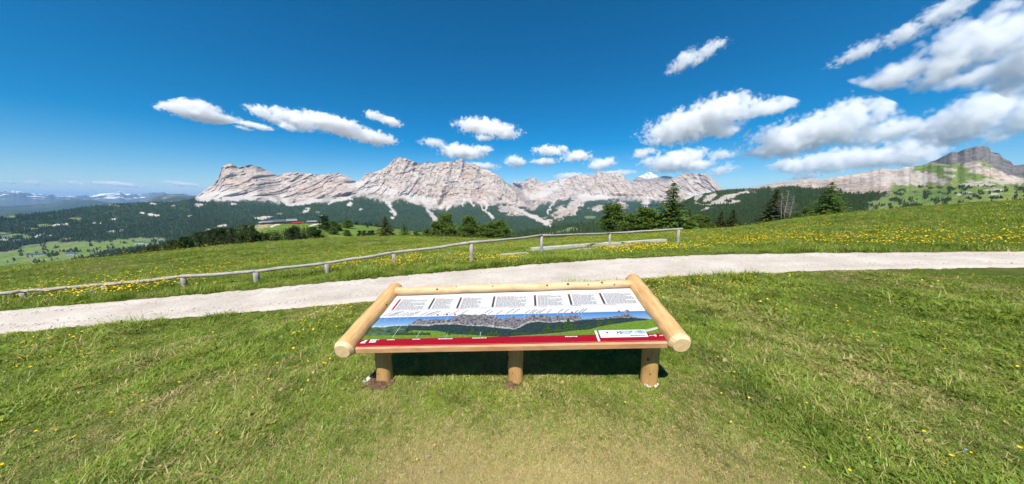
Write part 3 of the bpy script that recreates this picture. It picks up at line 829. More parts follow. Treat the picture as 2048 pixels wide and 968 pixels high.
def conifer(seed, h=1.0, rad=0.28, whorls=26, per=9, sprays=9, droop=0.35, power=0.85, base=0.06, size=0.030, up=0.0):
    """crown of a spruce or larch of height 1: whorls of drooping boughs set with needle sprays"""
    g = np.random.default_rng(seed)
    C, D, W = [], [], []
    for k in range(whorls):
        q = (k + g.uniform(-.3, .3)) / whorls
        z = base + (1 - base) * q
        L = rad * max(0.03, (1 - q)) ** power * g.uniform(.82, 1.12)
        if q < .12: L *= .75 + q * 2
        nb = max(4, int(per * (1 - q * .5)))
        for b in range(nb):
            a = 2 * math.pi * (b + g.uniform(-.4, .4)) / nb + k * 1.7
            l = L * g.uniform(.62, 1.12)
            if g.random() < .08: l *= .5
            dr = droop * g.uniform(.6, 1.3)
            ns = max(3, int(sprays * (.35 + l / rad)))
            s = (np.arange(ns) + g.uniform(0, 1, ns)) / ns
            s = .12 + .88 * s
            zz = z - dr * l * s + up * l * s * s + g.normal(0, .006, ns)
            side = g.normal(0, .16, ns) * l * (1.1 - s * .7)
            x = np.cos(a) * l * s - np.sin(a) * side; y = np.sin(a) * l * s + np.cos(a) * side
            C.append(np.stack([x, y, zz], 1))
            out = np.stack([np.cos(a) + g.normal(0, .5, ns), np.sin(a) + g.normal(0, .5, ns), -dr * .8 + g.normal(0, .35, ns)], 1)
            out /= np.linalg.norm(out, axis=1)[:, None]
            sd = np.cross(out, np.stack([g.normal(0, .5, ns), g.normal(0, .5, ns), np.ones(ns)], 1)); sd /= np.linalg.norm(sd, axis=1)[:, None]
            sz = size * g.uniform(.7, 1.4, ns) * (1.0 - .45 * q)
            D.append(out * sz[:, None]); W.append(sd * (sz * g.uniform(.28, .5, ns))[:, None])
    return leaf_quads(np.concatenate(C), np.concatenate(D), np.concatenate(W), None)

def bushy(seed, n_cl=46, per=70, rx=.30, prof=None, base=.12, size=.024):
    """crown of a stone pine: clumps of needles in an uneven ovoid"""
    g = np.random.default_rng(seed)
    prof = prof or (lambda q: math.sin(min(1, q * 1.25 + .18) * math.pi * .92) ** .7)
    C, D, W = [], [], []
    for k in range(n_cl):
        q = g.random() ** .9
        z = base + (1 - base) * q * .96
        rr = rx * max(.05, prof(q)) * math.sqrt(g.uniform(.15, 1))
        a = g.uniform(0, 2 * math.pi)
        c = np.array([math.cos(a) * rr, math.sin(a) * rr, z])
        sg = g.uniform(.035, .07)
        n = per
        p = c + g.normal(0, 1, (n, 3)) * np.array([sg, sg, sg * .6])
        C.append(p)
        out = g.normal(0, 1, (n, 3)) + np.array([math.cos(a), math.sin(a), .7]) * .8
        out /= np.linalg.norm(out, axis=1)[:, None]
        sd = np.cross(out, g.normal(0, 1, (n, 3))); sd /= np.linalg.norm(sd, axis=1)[:, None]
        sz = size * g.uniform(.6, 1.3, n)
        D.append(out * sz[:, None]); W.append(sd * (sz * .45)[:, None])
    return leaf_quads(np.concatenate(C), np.concatenate(D), np.concatenate(W), None)

M_SPRUCE = mat_leaf('spruce_needles', ((0.08, 0.14, 0.026), (0.14, 0.215, 0.042)), .2)
M_DARKSP = mat_leaf('old_spruce_needles', ((0.052, 0.066, 0.022), (0.092, 0.105, 0.034)), .15)
M_LARCH = mat_leaf('larch_needles', ((0.085, 0.16, 0.030), (0.14, 0.22, 0.045)), .25)
M_PINE = mat_leaf('stone_pine_needles', ((0.085, 0.14, 0.028), (0.145, 0.21, 0.042)), .2)
M_FARSP = mat_leaf('far_spruce_needles', ((0.028, 0.048, 0.016), (0.062, 0.098, 0.026)), .15)
M_FARDK = mat_leaf('far_old_spruce_needles', ((0.024, 0.034, 0.015), (0.045, 0.058, 0.02)), .12)
M_BARK = mat_plain('bark', (0.085, 0.062, 0.045), .9, .05, .3, 6)
M_DEAD = mat_plain('bleached_deadwood', (0.27, 0.235, 0.205), .9, .05, .25, 6)

def trunk_mesh(name, r=0.018, h=0.97, seed=0, limbs=0, limb_len=.2):
    g = random.Random(seed); bm = bmesh.new()
    tube(bm, [(0, 0, -.03), (0.002, 0, .25), (-.003, .002, .6), (0, 0, h)], [r * 1.25, r, r * .6, r * .1], 8, seed, .08)
    for k in range(limbs):
        z = .15 + .7 * (k + g.random()) / limbs; a = g.uniform(0, 6.28); l = limb_len * (1.05 - z) * g.uniform(.6, 1.2)
        tube(bm, [(0, 0, z), (math.cos(a) * l * .5, math.sin(a) * l * .5, z + l * .05), (math.cos(a) * l, math.sin(a) * l, z - l * .1)], [r * .35, r * .22, r * .06], 5, k, 0)
    return bm_mesh(name, bm, M_BARK, True)

KIND = {}
def add_kind(key, vf, mat, trunk): KIND[key] = (mesh_np(key + '_crown', vf[0], vf[1], mat, False), trunk)
add_kind('big_spruce', conifer(3, rad=.285, whorls=34, per=11, sprays=24, droop=.42, power=.72, base=.03, size=.024), M_SPRUCE, trunk_mesh('tb', .02, .97, 1, 26, .24))
add_kind('spruce', conifer(4, rad=.27, whorls=26, per=9, sprays=9, droop=.35, size=.027), M_SPRUCE, trunk_mesh('ts', .02, .97, 2, 14, .2))
add_kind('wide_spruce', conifer(5, rad=.44, whorls=28, per=11, sprays=24, droop=.30, power=.72, size=.028), M_LARCH, trunk_mesh('tw', .024, .97, 3, 14, .3))
add_kind('dark_spruce', conifer(6, rad=.33, whorls=24, per=10, sprays=20, droop=.38, power=.8, size=.032, base=.03), M_DARKSP, trunk_mesh('td', .022, .97, 4, 10, .25))
add_kind('larch', conifer(7, rad=.30, whorls=24, per=9, sprays=14, droop=.10, power=.7, size=.032), M_LARCH, trunk_mesh('tl', .02, .97, 5, 14, .2))
add_kind('stone_pine', bushy(8, 80, 110, .30, None, .06, .027), M_PINE, trunk_mesh('tp', .028, .85, 6, 14, .3))
add_kind('round_pine', bushy(9, 80, 110, .34, None, .14, .027), M_PINE, trunk_mesh('tr', .032, .85, 7, 18, .35))
add_kind('young_pine', bushy(10, 60, 80, .36, lambda q: max(.1, (1 - q) ** .5), .02, .03), M_PINE, trunk_mesh('ty', .026, .8, 8, 8, .25))
add_kind('far_conifer', conifer(11, rad=.26, whorls=18, per=7, sprays=6, droop=.3, size=.042), M_FARSP, trunk_mesh('tf', .02, .95, 9))
add_kind('far_dark', conifer(12, rad=.24, whorls=18, per=7, sprays=6, droop=.35, size=.042), M_FARDK, trunk_mesh('tg', .02, .95, 10))
add_kind('far_larch', bushy(13, 34, 30, .24, lambda q: (1.05 - q) ** .75, .02, .045), M_FARSP, trunk_mesh('th', .02, .9, 11))

GIRTH = 1.45
def plant_tree(kind, name, P, h, label, group=None, width=1.0, rz=None):
    cr, tr = KIND[kind]
    e = empty(name, P, label, 'tree', group, (0, 0, random.uniform(0, 6.28) if rz is None else rz))
    e.scale = (h * width * GIRTH, h * width * GIRTH, h)
    link('crown', cr, e); link('trunk', tr, e)
    return e
random.seed(5)
def meadow_tree(kind, name, px, ytop, off, label, width=1.0, group=None):
    az = float(azim(px, 450)); rc, zc = crest(az)
    R = float(rc) + off
    x, y = math.sin(az) * R, math.cos(az) * R
    z = float(ground_z(x, y))
    h = CAM_H + R * float(tan_el(px, ytop)) - z
    # the wide lens widens what stands off axis, so girth is set in metres, not by the picture
    return plant_tree(kind, name, (x, y, z - .05), h, label, group, width)

meadow_tree('big_spruce', 'spruce_tree', 1341, 363, 4, 'tallest green spruce standing behind the right end of the rail fence', 1.25)
meadow_tree('round_pine', 'pine_tree', 1226, 407, 6, 'rounded pine left of the light green pines behind the fence', .95)
meadow_tree('stone_pine', 'pine_tree', 1290, 413, 5, 'bushy green pine close on the left of the tallest spruce', 1.2)
meadow_tree('young_pine', 'pine_tree', 1262, 427, 5, 'low broad pine between the rounded pine and the bushy one', .9)
meadow_tree('young_pine', 'pine_tree', 1310, 428, 9, 'small pine half hidden at the left foot of the tallest spruce', 1.0)
meadow_tree('larch', 'larch_tree', 1378, 416, 5, 'light green larch close on the right of the tallest spruce', 1.15)
meadow_tree('young_pine', 'pine_tree', 1396, 428, 6, 'first of two small pines right of the light green larch', .9)
meadow_tree('young_pine', 'pine_tree', 1410, 431, 6, 'outer of two small pines right of the light green larch', .9)
meadow_tree('dark_spruce', 'spruce_tree', 1441, 421, 4, 'left one of the dark spruce pair standing alone', 1.2)
meadow_tree('dark_spruce', 'spruce_tree', 1464, 415, 4, 'right one of the dark spruce pair standing alone', 1.1)
meadow_tree('dark_spruce', 'spruce_tree', 1544, 377, 3, 'dark spruce beside the bleached dead trees', 1.0)
meadow_tree('wide_spruce', 'spruce_tree', 1650, 362, 3, 'broad bright green spruce on the right meadow crest', .95)
meadow_tree('young_pine', 'pine_tree', 1607, 413, 3, 'small dark pine left of the broad bright spruce', .8)
meadow_tree('dark_spruce', 'spruce_tree', 771, 431, 2, 'dark spruce standing alone on the left meadow crest', 1.35)
meadow_tree('larch', 'larch_tree', 808, 444, 6, 'small airy larch right of the lone dark spruce', 1.3)
meadow_tree('stone_pine', 'pine_tree', 891, 425, 3, 'taller pine of the close pair left of the gap', .95)
meadow_tree('young_pine', 'pine_tree', 872, 442, 2, 'shorter dark pine touching the taller pine of the pair', .9)
meadow_tree('stone_pine', 'pine_tree', 938, 431, 3, 'rounded dark stone pine standing between two pine groups', 1.15)
meadow_tree('larch', 'larch_tree', 912, 452, 5, 'small larch between the pine pair and the stone pine', 1.2)
meadow_tree('young_pine', 'pine_tree', 968, 448, 2, 'left pine of the clump at the end of the crest', 1.05)
meadow_tree('stone_pine', 'pine_tree', 986, 442, 3, 'middle pine of the clump at the end of the crest', 1.25)
meadow_tree('stone_pine', 'pine_tree', 1002, 440, 4, 'tallest pine of the clump at the end of the crest', 1.15)
meadow_tree('young_pine', 'pine_tree', 1012, 452, 2, 'right pine of the clump at the end of the crest', .9)
for i, (px, yt, w, lab) in enumerate([(832, 461, 1.7, 'low brown green shrub right of the small airy larch'), (853, 457, 1.6, 'low shrub left of the pine pair'), (920, 464, 2.2, 'low shrub under the rounded stone pine'),
      (950, 462, 1.8, 'low shrub left of the crest end clump'), (1030, 470, 1.6, 'low shrub at the right end of the crest clump'), (1425, 446, 1.3, 'low shrub left of the dark spruce pair'), (1590, 424, 1.4, 'low shrub at the foot of the dead trees')]):
    e = meadow_tree('young_pine', 'shrub', px, yt, 2, lab, w); e['category'] = 'shrub'

# dead trees: bare bleached stems with broken branches
def dead_tree(px, ytop, lean, seed, label, n=34, r=.07):
    az = float(azim(px, 435)); rc, _ = crest(az); R = float(rc) + 1.0
    x, y = math.sin(az) * R, math.cos(az) * R; z = float(ground_z(x, y))
    h = CAM_H + R * float(tan_el(px, ytop)) - z
    g = random.Random(seed)
    e = empty('dead_tree', (x, y, z), label, 'dead tree')
    bm = bmesh.new()
    P = [(lean * h * q + g.uniform(-.06, .06), g.uniform(-.06, .06), h * q - .1) for q in (0, .25, .5, .75, 1)]
    tube(bm, P, [r * 1.3, r, r * .8, r * .5, r * .2], 8, seed, .08)
    link('trunk', bm_mesh('dead_trunk', bm, M_DEAD, True), e)
    bm = bmesh.new()
    for k in range(n):
        q = .2 + .78 * (k + g.random()) / n
        b = Vector((lean * h * q, 0, h * q - .1)); a = g.uniform(0, 6.28); l = h * .34 * (1.15 - q) * g.uniform(.5, 1.2)
        d = Vector((math.cos(a), math.sin(a), g.uniform(-.1, .45))) * l
        m_ = b + d * .55 + Vector((g.uniform(-.1, .1) * l, 0, g.uniform(-.12, .05) * l))
        tube(bm, [b, m_, b + d], [r * .34, r * .24, r * .10], 5, k)
        for s_ in range(2):
            tw = m_ + (b + d - m_) * g.random(); tube(bm, [tw, tw + Vector((g.uniform(-1, 1), g.uniform(-1, 1), g.uniform(-.5, .6))) * l * .35], [r * .14, r * .06], 4, s_)
    link('branches', bm_mesh('dead_branches', bm, M_DEAD, True), e)
dead_tree(1563, 384, -.12, 21, 'leaning bleached dead tree in front of the dark spruce')
dead_tree(1568, 379, .02, 22, 'upright bleached dead tree right of the leaning one', 40)
dead_tree(1577, 388, .10, 23, 'thin bleached dead tree, rightmost of the three', 30, .05)

# trees on the knoll, each with its own place on the slope
def knoll_tree(kind, px, R, h, label, group, width=1.0):
    az = float(azim(px, 465)); z = float(knoll_z(np.array(az), np.array(R)))
    return plant_tree(kind, 'conifer', (math.sin(az) * R, math.cos(az) * R, z - .1), h, label, group, width)
g = random.Random(31)
def knoll_tree_to(kind, px, R, ytop, label, group, width=1.0):
    az = float(azim(px, 465)); z = float(knoll_z(np.array(az), np.array(R)))
    h = max(3.5, CAM_H + R * float(tan_el(px, ytop)) - z)
    return plant_tree(kind, 'conifer', (math.sin(az) * R, math.cos(az) * R, z - .1), h, label, group, width)
GT = curve([(430, 470), (480, 463), (520, 459), (545, 456), (575, 453), (590, 450), (605, 447), (622, 448), (635, 455), (648, 461), (656, 468), (670, 479)])
for k in range(90):
    px = 432 + (668 - 432) * (k + g.random()) / 90; R = 165 + g.uniform(0, 45)
    knoll_tree_to(g.choice(['far_conifer', 'far_dark', 'far_larch', 'far_conifer', 'far_conifer', 'far_dark']), px, R, float(GT(px)) + abs(g.gauss(0, 1)) * 5.5, 'conifer in the dense dark grove below the huts', 'grove below the huts', g.uniform(.6, .9))
for i, (px, R, h, lab) in enumerate([(669, 300, 9, 'first of the loose trees right of the grove'), (650, 310, 13, 'tree at the upper right edge of the grove'), (667, 270, 6, 'small round tree right of the grove, lowest of its group'), (656, 285, 9, 'dark tree between the grove and the open slope'), (697, 330, 9.5, 'tree on the open slope of the knoll, middle one'), (680, 300, 6, 'small tree left of the lone slope tree'), (694, 262, 5.5, 'small round tree below the lone slope tree'), (736, 380, 3.5, 'tiny bush on the open knoll slope')]):
    knoll_tree('far_larch' if i % 2 else 'stone_pine', px, R, h, lab, None, 1.3)
for k in range(9): knoll_tree(g.choice(['far_conifer', 'far_larch', 'far_dark']), 690 + k * 3.2 + 29, 250 + g.uniform(-8, 8), g.uniform(5, 7.5), 'small conifer in the little clump right of the slope trees', 'little clump on the knoll', 1.2)
# wood along the left flank
WT = curve([(150, 520), (200, 513), (250, 501), (300, 491), (350, 478), (400, 464), (440, 455), (480, 449), (512, 446)])
for k in range(190):
    px = 152 + (508 - 152) * (k + g.random()) / 190; R = 190 + 200 * g.random()
    yt = float(WT(px)) - 2.5 + abs(g.gauss(0, 1)) * 2.6 + (390 - R) / 200 * g.uniform(0, 7)
    knoll_tree_to(g.choice(['far_dark', 'far_conifer', 'far_dark', 'far_larch', 'far_conifer']), px, R, yt, 'conifer in the dark wood on the left flank of the knoll', 'wood on the left flank', g.uniform(.7, 1.0))
for k in range(26):
    px = g.uniform(688, 765); knoll_tree('far_conifer', px, K_R1 + 12 + g.uniform(0, 10), g.uniform(6, 9), 'conifer in the row on the skyline of the knoll', 'row on the knoll skyline', 1.2)

# far woods nobody could count
def low_cone(seed, n=1, spread=0.0, mat=None):
    gg = random.Random(seed); V = []; F = []
    for i in range(n):
        ox, oy = gg.uniform(-spread, spread), gg.uniform(-spread, spread); s_ = gg.uniform(.7, 1.2)
        for (z0, z1, r) in ((.02, .55, .20), (.30, .80, .15), (.58, 1.0, .10)):
            b = len(V)
            for k in range(6):
                a = 6.283 * k / 6 + gg.random(); V.append((ox + math.cos(a) * r * s_ * gg.uniform(.8, 1.2), oy + math.sin(a) * r * s_ * gg.uniform(.8, 1.2), z0 * s_))
            V.append((ox, oy, z1 * s_))
            F += [(b + k, b + (k + 1) % 6, b + 6) for k in range(6)]
    return mesh_np('wood_tree', V, F, mat, False)
M_WOOD = mat_leaf('far_wood_needles', ((0.026, 0.046, 0.018), (0.060, 0.092, 0.032)), .15)
def wood(name, X, Y, P, A, count, hmin, hmax, seed, thr=.6, low=None):
    gg = np.random.default_rng(seed)
    f = A['forest'][:P.shape[0]]
    i = gg.integers(0, P.shape[0] - 1, count * 3); j = gg.integers(0, P.shape[1] - 1, count * 3)
    ok = (f[i, j] > thr); i, j = i[ok][:count], j[ok][:count]
    a, b = gg.random(len(i))[:, None], gg.random(len(i))[:, None]
    pts = (P[i, j] * (1 - a) + P[i + 1, j] * a) * (1 - b) + (P[i, j + 1] * (1 - a) + P[i + 1, j + 1] * a) * b
    pts[:, 2] -= .5
    rot = np.zeros((len(pts), 3)); rot[:, 2] = gg.uniform(0, 6.28, len(pts))
    hs = gg.uniform(hmin, hmax, len(pts))
    if low is not None: hs = hs * low(X[i, j])
    gn_scatter(name, pts, hs, rot, gg.random(len(pts)), gg.integers(0, 4, len(pts)), [low_cone(k, 1, 0, M_WOOD) for k in range(4)])
wood('ridge_wood', X2, Y2, P2, A2, 24000, 3.5, 8.5, 1, .6, lambda q: 1 - .55 * sstep(1680, 1800, q))
wood('gap_wood', X3, Y3, P3, A3, 3500, 8, 14, 2)
wood('massif_wood', X1, Y1, P1, A1, 70000, 11, 20, 3)
# ------------------------------------------------------------------ the panorama sign
def mat_wood(name, a, b, knot, grain=(2.6, 34, 34), rough=.6, spec=.25):
    """planed or peeled wood; local X runs along the grain"""
    t = NT(name)
    o = t.obj()
    n = t.noise(t.scale(o, grain), 1.0, 6, .62, .5)
    big = t.noise(t.scale(o, (5, 14, 14)), 1.0, 4, .6)
    c = t.mix(t.ramp(n, .32, .68), a, b)
    c = t.mix(t.ramp(big, .48, .66, 0., .75), c, knot)
    return t.done(t.bsdf(c, rough, spec, t.bump(n, .25, .004)))
M_LOG = mat_wood('peeled_log', (0.50, 0.275, 0.10), (0.70, 0.455, 0.21), (0.46, 0.25, 0.09))
M_POST = mat_wood('peeled_post', (0.40, 0.225, 0.075), (0.52, 0.31, 0.12), (0.34, 0.19, 0.07), (2.2, 40, 40))
M_RAIL = mat_wood('pale_rail', (0.53, 0.365, 0.195), (0.68, 0.50, 0.30), (0.50, 0.32, 0.15))
M_BOARD = mat_wood('larch_board', (0.50, 0.255, 0.12), (0.64, 0.37, 0.19), (0.42, 0.20, 0.09), (1.6, 45, 70))
M_END = mat_wood('log_end_grain', (0.66, 0.46, 0.24), (0.74, 0.54, 0.31), (0.62, 0.42, 0.2), (30, 30, 30))
M_KNOT = mat_plain('knot', (0.17, 0.075, 0.025), .6, .2, .3, 60)

S_O = Vector((-0.06, 2.1, 0.541)); YAW, PIT, ROL = R_(3.44), R_(12.13), R_(3.12)
S_R = Vector((math.cos(YAW) * math.cos(ROL), -math.sin(YAW) * math.cos(ROL), math.sin(ROL)))
S_F = Vector((math.sin(YAW) * math.cos(PIT), math.cos(YAW) * math.cos(PIT), math.sin(PIT)))
S_N = S_R.cross(S_F).normalized(); S_F = S_N.cross(S_R).normalized(); S_R = S_R.normalized()
S_W, S_L = 2.819, 1.02
SIGN = empty('information_table', (S_O.x, S_O.y + .31, 0.0), 'slanted wooden panorama table with printed panel standing in the mown grass', 'sign')
S_M = Matrix((S_R, S_F, S_N)).transposed().to_4x4(); S_M.translation = S_O - Vector(SIGN.location)
def sign_part(name, mesh, mat4=None, parent=SIGN):
    o = link(name, mesh, parent)
    o.matrix_local = mat4 if mat4 is not None else S_M
    return o
def along(p0, d):
    """matrix whose X runs along d from p0"""
    d = Vector(d).normalized(); m = d.to_track_quat('X', 'Z').to_matrix().to_4x4(); m.translation = Vector(p0); return m

def log_mesh(name, L, r0, r1, seed, mat, endmat, n=18, cham=.035, bow=.006):
    g = random.Random(seed); bm = bmesh.new()
    K = 14; pts = []; rad = []
    for k in range(K):
        q = k / (K - 1); pts.append((L * q, g.uniform(-bow, bow) * (0 < k < K - 1), g.uniform(-bow, bow) * (0 < k < K - 1))); rad.append((r0 + (r1 - r0) * q) * g.uniform(.975, 1.03))
    pts = [(-cham, 0, 0)] + pts + [(L + cham, 0, 0)]; rad = [rad[0] * .74] + rad + [rad[-1] * .74]
    tube(bm, pts, rad, n, seed, .02)
    m = bm_mesh(name, bm, mat, True); m.materials.append(endmat)
    for p_ in m.polygons:
        if len(p_.vertices) > 4: p_.material_index = 1; p_.use_smooth = False
        cx = sum(m.vertices[i].co.x for i in p_.vertices) / len(p_.vertices)
        if cx < 0 or cx > L: p_.material_index = 1; p_.use_smooth = False
    return m
def knots(parent, L, r, lst, seed):
    """knots: small dark raised ovals on the upper side of a round timber; lst of (position, angle, size)"""
    for k, (x, a, s_) in enumerate(lst):
        bm = bmesh.new()
        bmesh.ops.create_uvsphere(bm, u_segments=10, v_segments=6, radius=1)
        for v in bm.verts: v.co = Vector((v.co.x * s_ * 1.25, v.co.y * s_, v.co.z * .004))
        o = link('knot', bm_mesh('knot', bm, M_KNOT, True), parent)
        inv = parent.matrix_local.to_3x3().inverted(); w_ = inv @ Vector((0, -.82, .57)); w_.x = 0; w_.normalize(); a2 = math.atan2(w_.y, w_.z) + (a - .7) * .8
        n = Vector((0, math.sin(a2), math.cos(a2)))
        mm = Matrix((Vector((1, 0, 0)), n.cross(Vector((1, 0, 0))), n)).transposed().to_4x4(); mm.translation = Vector((x, 0, 0)) + n * r * .992
        o.matrix_local = mm

LOGR = 0.088
for side, seed in ((-1, 3), (1, 4)):
    p0 = S_M @ Vector((side * S_W / 2, 0, 0)); d = S_M.to_3x3() @ Vector((0, 1, 0))
    o = sign_part('side_log', log_mesh('side_log', S_L, LOGR, LOGR * .96, seed, M_LOG, M_END, 18, .03), along(p0, d))
    knots(o, S_L, LOGR, [(.35, side * .3, .009), (.62, -side * .5, .011), (.2, .9 * side, .008)], seed)
PB, PT = 0.035, 0.965         # print from front edge to rail, measured up the slope
HWF = S_W / 2 - .066
BR = 0.885                     # where the back rail lies, up the slope
# boards that carry the panel
bm = bmesh.new(); bm_box(bm, -HWF, HWF, 0.012, 0.5, -.062, -.012, .004)
sign_part('front_board', bm_mesh('front_board', bm, M_BOARD))
bm = bmesh.new(); bm_box(bm, -HWF, HWF, 0.504, BR + .05, -.062, -.012, .004)
sign_part('rear_board', bm_mesh('rear_board', bm, M_BOARD))
M_WHITE = mat_plain('print_white', (0.52, 0.52, 0.52), .4, .3, .01)
bm = bmesh.new(); bm_box(bm, -HWF + .004, HWF - .004, PB, BR + .02, -.010, -.003, .001)
PANEL = sign_part('printed_panel', bm_mesh('printed_panel', bm, M_WHITE))
rail_o = sign_part('back_rail', log_mesh('back_rail', 2 * HWF - .02, .047, .045, 7, M_RAIL, M_END, 16, .008, .008), along(S_M @ Vector((-HWF + .01, BR, .042)), S_M.to_3x3() @ Vector((1, 0, 0))))
knots(rail_o, 2.6, .0465, [(.27, .9, .010), (.50, .5, .012), (.72, 1.1, .007), (.98, .3, .007), (1.14, .9, .009), (1.36, .7, .013), (1.5, 1.2, .007), (1.75, .6, .010), (1.98, .8, .012), (2.2, .4, .008), (2.35, .9, .012), (2.48, .2, .007)], 5)

# posts
for i, (w, l, zb, r) in enumerate(((-1.245, .30, -.05, .074), (.075, .31, .0, .073), (1.335, .29, .05, .075))):
    tp = S_M @ Vector((w, l, -.062)); foot = Vector((tp.x, tp.y, zb - .18)) 
    tp = Vector((tp.x, tp.y, tp.z))
    H_ = (tp - foot).length
    m = along(foot, tp - foot)
    o = sign_part('post', log_mesh('post', H_ - .002, r * 1.02, r * .97, 20 + i, M_POST, M_END, 16, .0005, .004), m)
    knots(o, H_, r, [(H_ * .60, .9 if i == 2 else 1.5, .013), (H_ * .42, .4, .006)], i)

# print -----------------------------------------------------------------
def panel_uv(px, py):
    x, y, z = ray(px, py); d = Vector((float(x), float(y), float(z))); o = Vector((0, 0, CAM_H))
    P = S_O - S_N * .003; t_ = (P - o).dot(S_N) / d.dot(S_N); q = o + d * t_ - S_O
    return q.dot(S_R), q.dot(S_F)
class Print:
    def __init__(s): s.v = []; s.f = []
    def poly(s, pts, z): 
        b = len(s.v); s.v += [(x, y, z) for x, y in pts]; s.f.append(tuple(range(b, b + len(pts))))
    def rect(s, x0, x1, y0, y1, z): s.poly([(x0, y0), (x1, y0), (x1, y1), (x0, y1)], z)
    def build(s, name, mat):
        m = bpy.data.meshes.new(name); m.from_pydata(s.v, [], s.f); m.materials.append(mat)
        o = link(name, m, PANEL); o['kind'] = 'stuff' if len(s.f) > 20 else 'part'
        if o['kind'] == 'part': del o['kind']
        return o
Z = -.003
X0, X1 = -HWF + .004, HWF - .004
YR = panel_uv(1000, 673.5)[1]; YP = panel_uv(761, 634)[1]; YP = (YP + panel_uv(1290, 623.5)[1]) / 2
M_RED = mat_plain('print_red', (0.27, 0.003, 0.010), .35, .4, .03)
M_DARK = mat_plain('print_dark', (0.04, 0.04, 0.045), .4, .3, .03)
M_TEXT = mat_plain('print_text', (0.025, 0.025, 0.028), .4, .3, .03)
M_PINK = mat_plain('print_red_text', (0.42, 0.02, 0.04), .4, .3, .03)
M_PWHITE = mat_plain('print_white_marks', (0.60, 0.60, 0.60), .4, .3, .02)
pr = Print(); pr.rect(X0 + .001, X1 - .001, PB + .001, YR, Z + .0005)
b_ = len(pr.v); pr.v += [(X0, PB - .0006, -.0102), (X1, PB - .0006, -.0102), (X1, PB - .0006, Z + .0006), (X0, PB - .0006, Z + .0006)]; pr.f.append((b_, b_ + 1, b_ + 2, b_ + 3)); pr.build('red_band', M_RED)
# picture strip, layer on layer
def pmat(name, a, b, scale, sc3=(1, 1, 1)):
    t = NT(name); n = t.noise(t.scale(t.obj(), sc3), scale, 6, .65)
    return t.done(t.bsdf(t.mix(t.ramp(n, .38, .62), a, b), .35, .4))
t = NT('print_sky')
sp = t.n('ShaderNodeSeparateXYZ'); t.l(t.obj(), sp.inputs[0])
c = t.mix(t.ramp(sp.outputs[1], YP, YR + .16), (0.04, 0.14, 0.34), (0.20, 0.33, 0.46))
c = t.mix(t.ramp(t.noise(t.scale(t.obj(), (1.4, 12, 1)), 1.0, 4, .5), .6, .75, 0, .5), c, (.5, .54, .58))
PS = t.done(t.bsdf(c, .35, .4))
pr = Print(); pr.rect(X0 + .001, X1 - .001, YR + .0005, YP, Z + .0004); pr.build('picture_sky', PS)
PM_ROCK = pmat('print_rock', (0.022, 0.028, 0.045), (0.23, 0.205, 0.19), 34, (1.2, 1.0, 1))
PM_SCREE = pmat('print_scree', (0.10, 0.10, 0.10), (0.40, 0.37, 0.34), 40)
PM_FOR = pmat('print_forest', (0.008, 0.020, 0.022), (0.028, 0.048, 0.040), 45)
PM_VAL = pmat('print_valley', (0.015, 0.035, 0.028), (0.08, 0.14, 0.05), 14, (1, 3, 1))
PM_MEA = pmat('print_meadow', (0.06, 0.13, 0.008), (0.14, 0.21, 0.022), 40, (1, 2, 1))
PM_TREE = pmat('print_trees', (0.006, 0.015, 0.004), (0.045, 0.085, 0.012), 60)
PM_SNOW = pmat('print_far_range', (0.12, 0.20, 0.32), (0.48, 0.52, 0.56), 30)
def PL(q): return [(660 + x / 5.689, 560 + y / 5.689) for x, y in q]
def PRR(q): return [(1020 + x / 5.689, 560 + y / 5.689) for x, y in q]
def uvs(pts): return np.array([panel_uv(*p_) for p_ in pts])
def clipx(y): return X0 + .001, X1 - .001
def strip(name, top, bot, z, mat, jag=0.0, seed=0, n=220):
    """printed shape between two outlines, cut in narrow columns across the panel"""
    T, B = uvs(top), uvs(bot)
    x0, x1 = max(T[0, 0], X0 + .001), min(T[-1, 0], X1 - .001)
    xs = np.linspace(x0, x1, n)
    ty = np.interp(xs, T[:, 0], T[:, 1]) + (fbm(xs * 40, 1., 0, 4, seed) - .5) * jag
    by = np.maximum(np.interp(xs, B[:, 0], B[:, 1]), YR + .0002)
    ty = np.minimum(ty, YP + .03)
    pr = Print()
    for k in range(n - 1):
        if ty[k] > by[k] + 1e-4 and ty[k + 1] > by[k + 1] + 1e-4:
            pr.poly([(xs[k], by[k]), (xs[k + 1], by[k + 1]), (xs[k + 1], ty[k + 1]), (xs[k], ty[k])], z)
    o = pr.build(name, mat); o['kind'] = 'stuff'
MSKY = PL([(890, 515), (940, 485), (985, 455), (1005, 445), (1040, 447), (1090, 462), (1150, 450), (1230, 447), (1290, 443), (1320, 458), (1380, 440), (1430, 415), (1470, 392), (1505, 386), (1560, 398), (1650, 395), (1700, 400), (1745, 380), (1790, 398), (1870, 415), (1930, 435), (1960, 450), (2000, 432), (2040, 430)]) + PRR([(0, 425), (40, 420), (90, 435), (170, 425), (240, 405), (330, 400), (420, 403), (470, 425), (520, 412), (545, 402), (580, 412), (640, 415), (700, 405), (760, 405), (800, 420), (830, 445), (900, 443), (960, 435), (1060, 425), (1180, 418), (1270, 402), (1300, 388), (1335, 383), (1370, 395), (1400, 415), (1450, 428), (1540, 437), (1640, 452)])
MFOOT = PL([(890, 517), (1000, 520), (1100, 525), (1200, 508), (1330, 505), (1450, 505), (1560, 520), (1700, 520), (1850, 535), (2040, 555)]) + PRR([(0, 555), (60, 562), (200, 490), (330, 474), (450, 484), (600, 478), (720, 472), (830, 452), (900, 450), (1060, 447), (1270, 428), (1400, 430), (1450, 434), (1640, 457)])
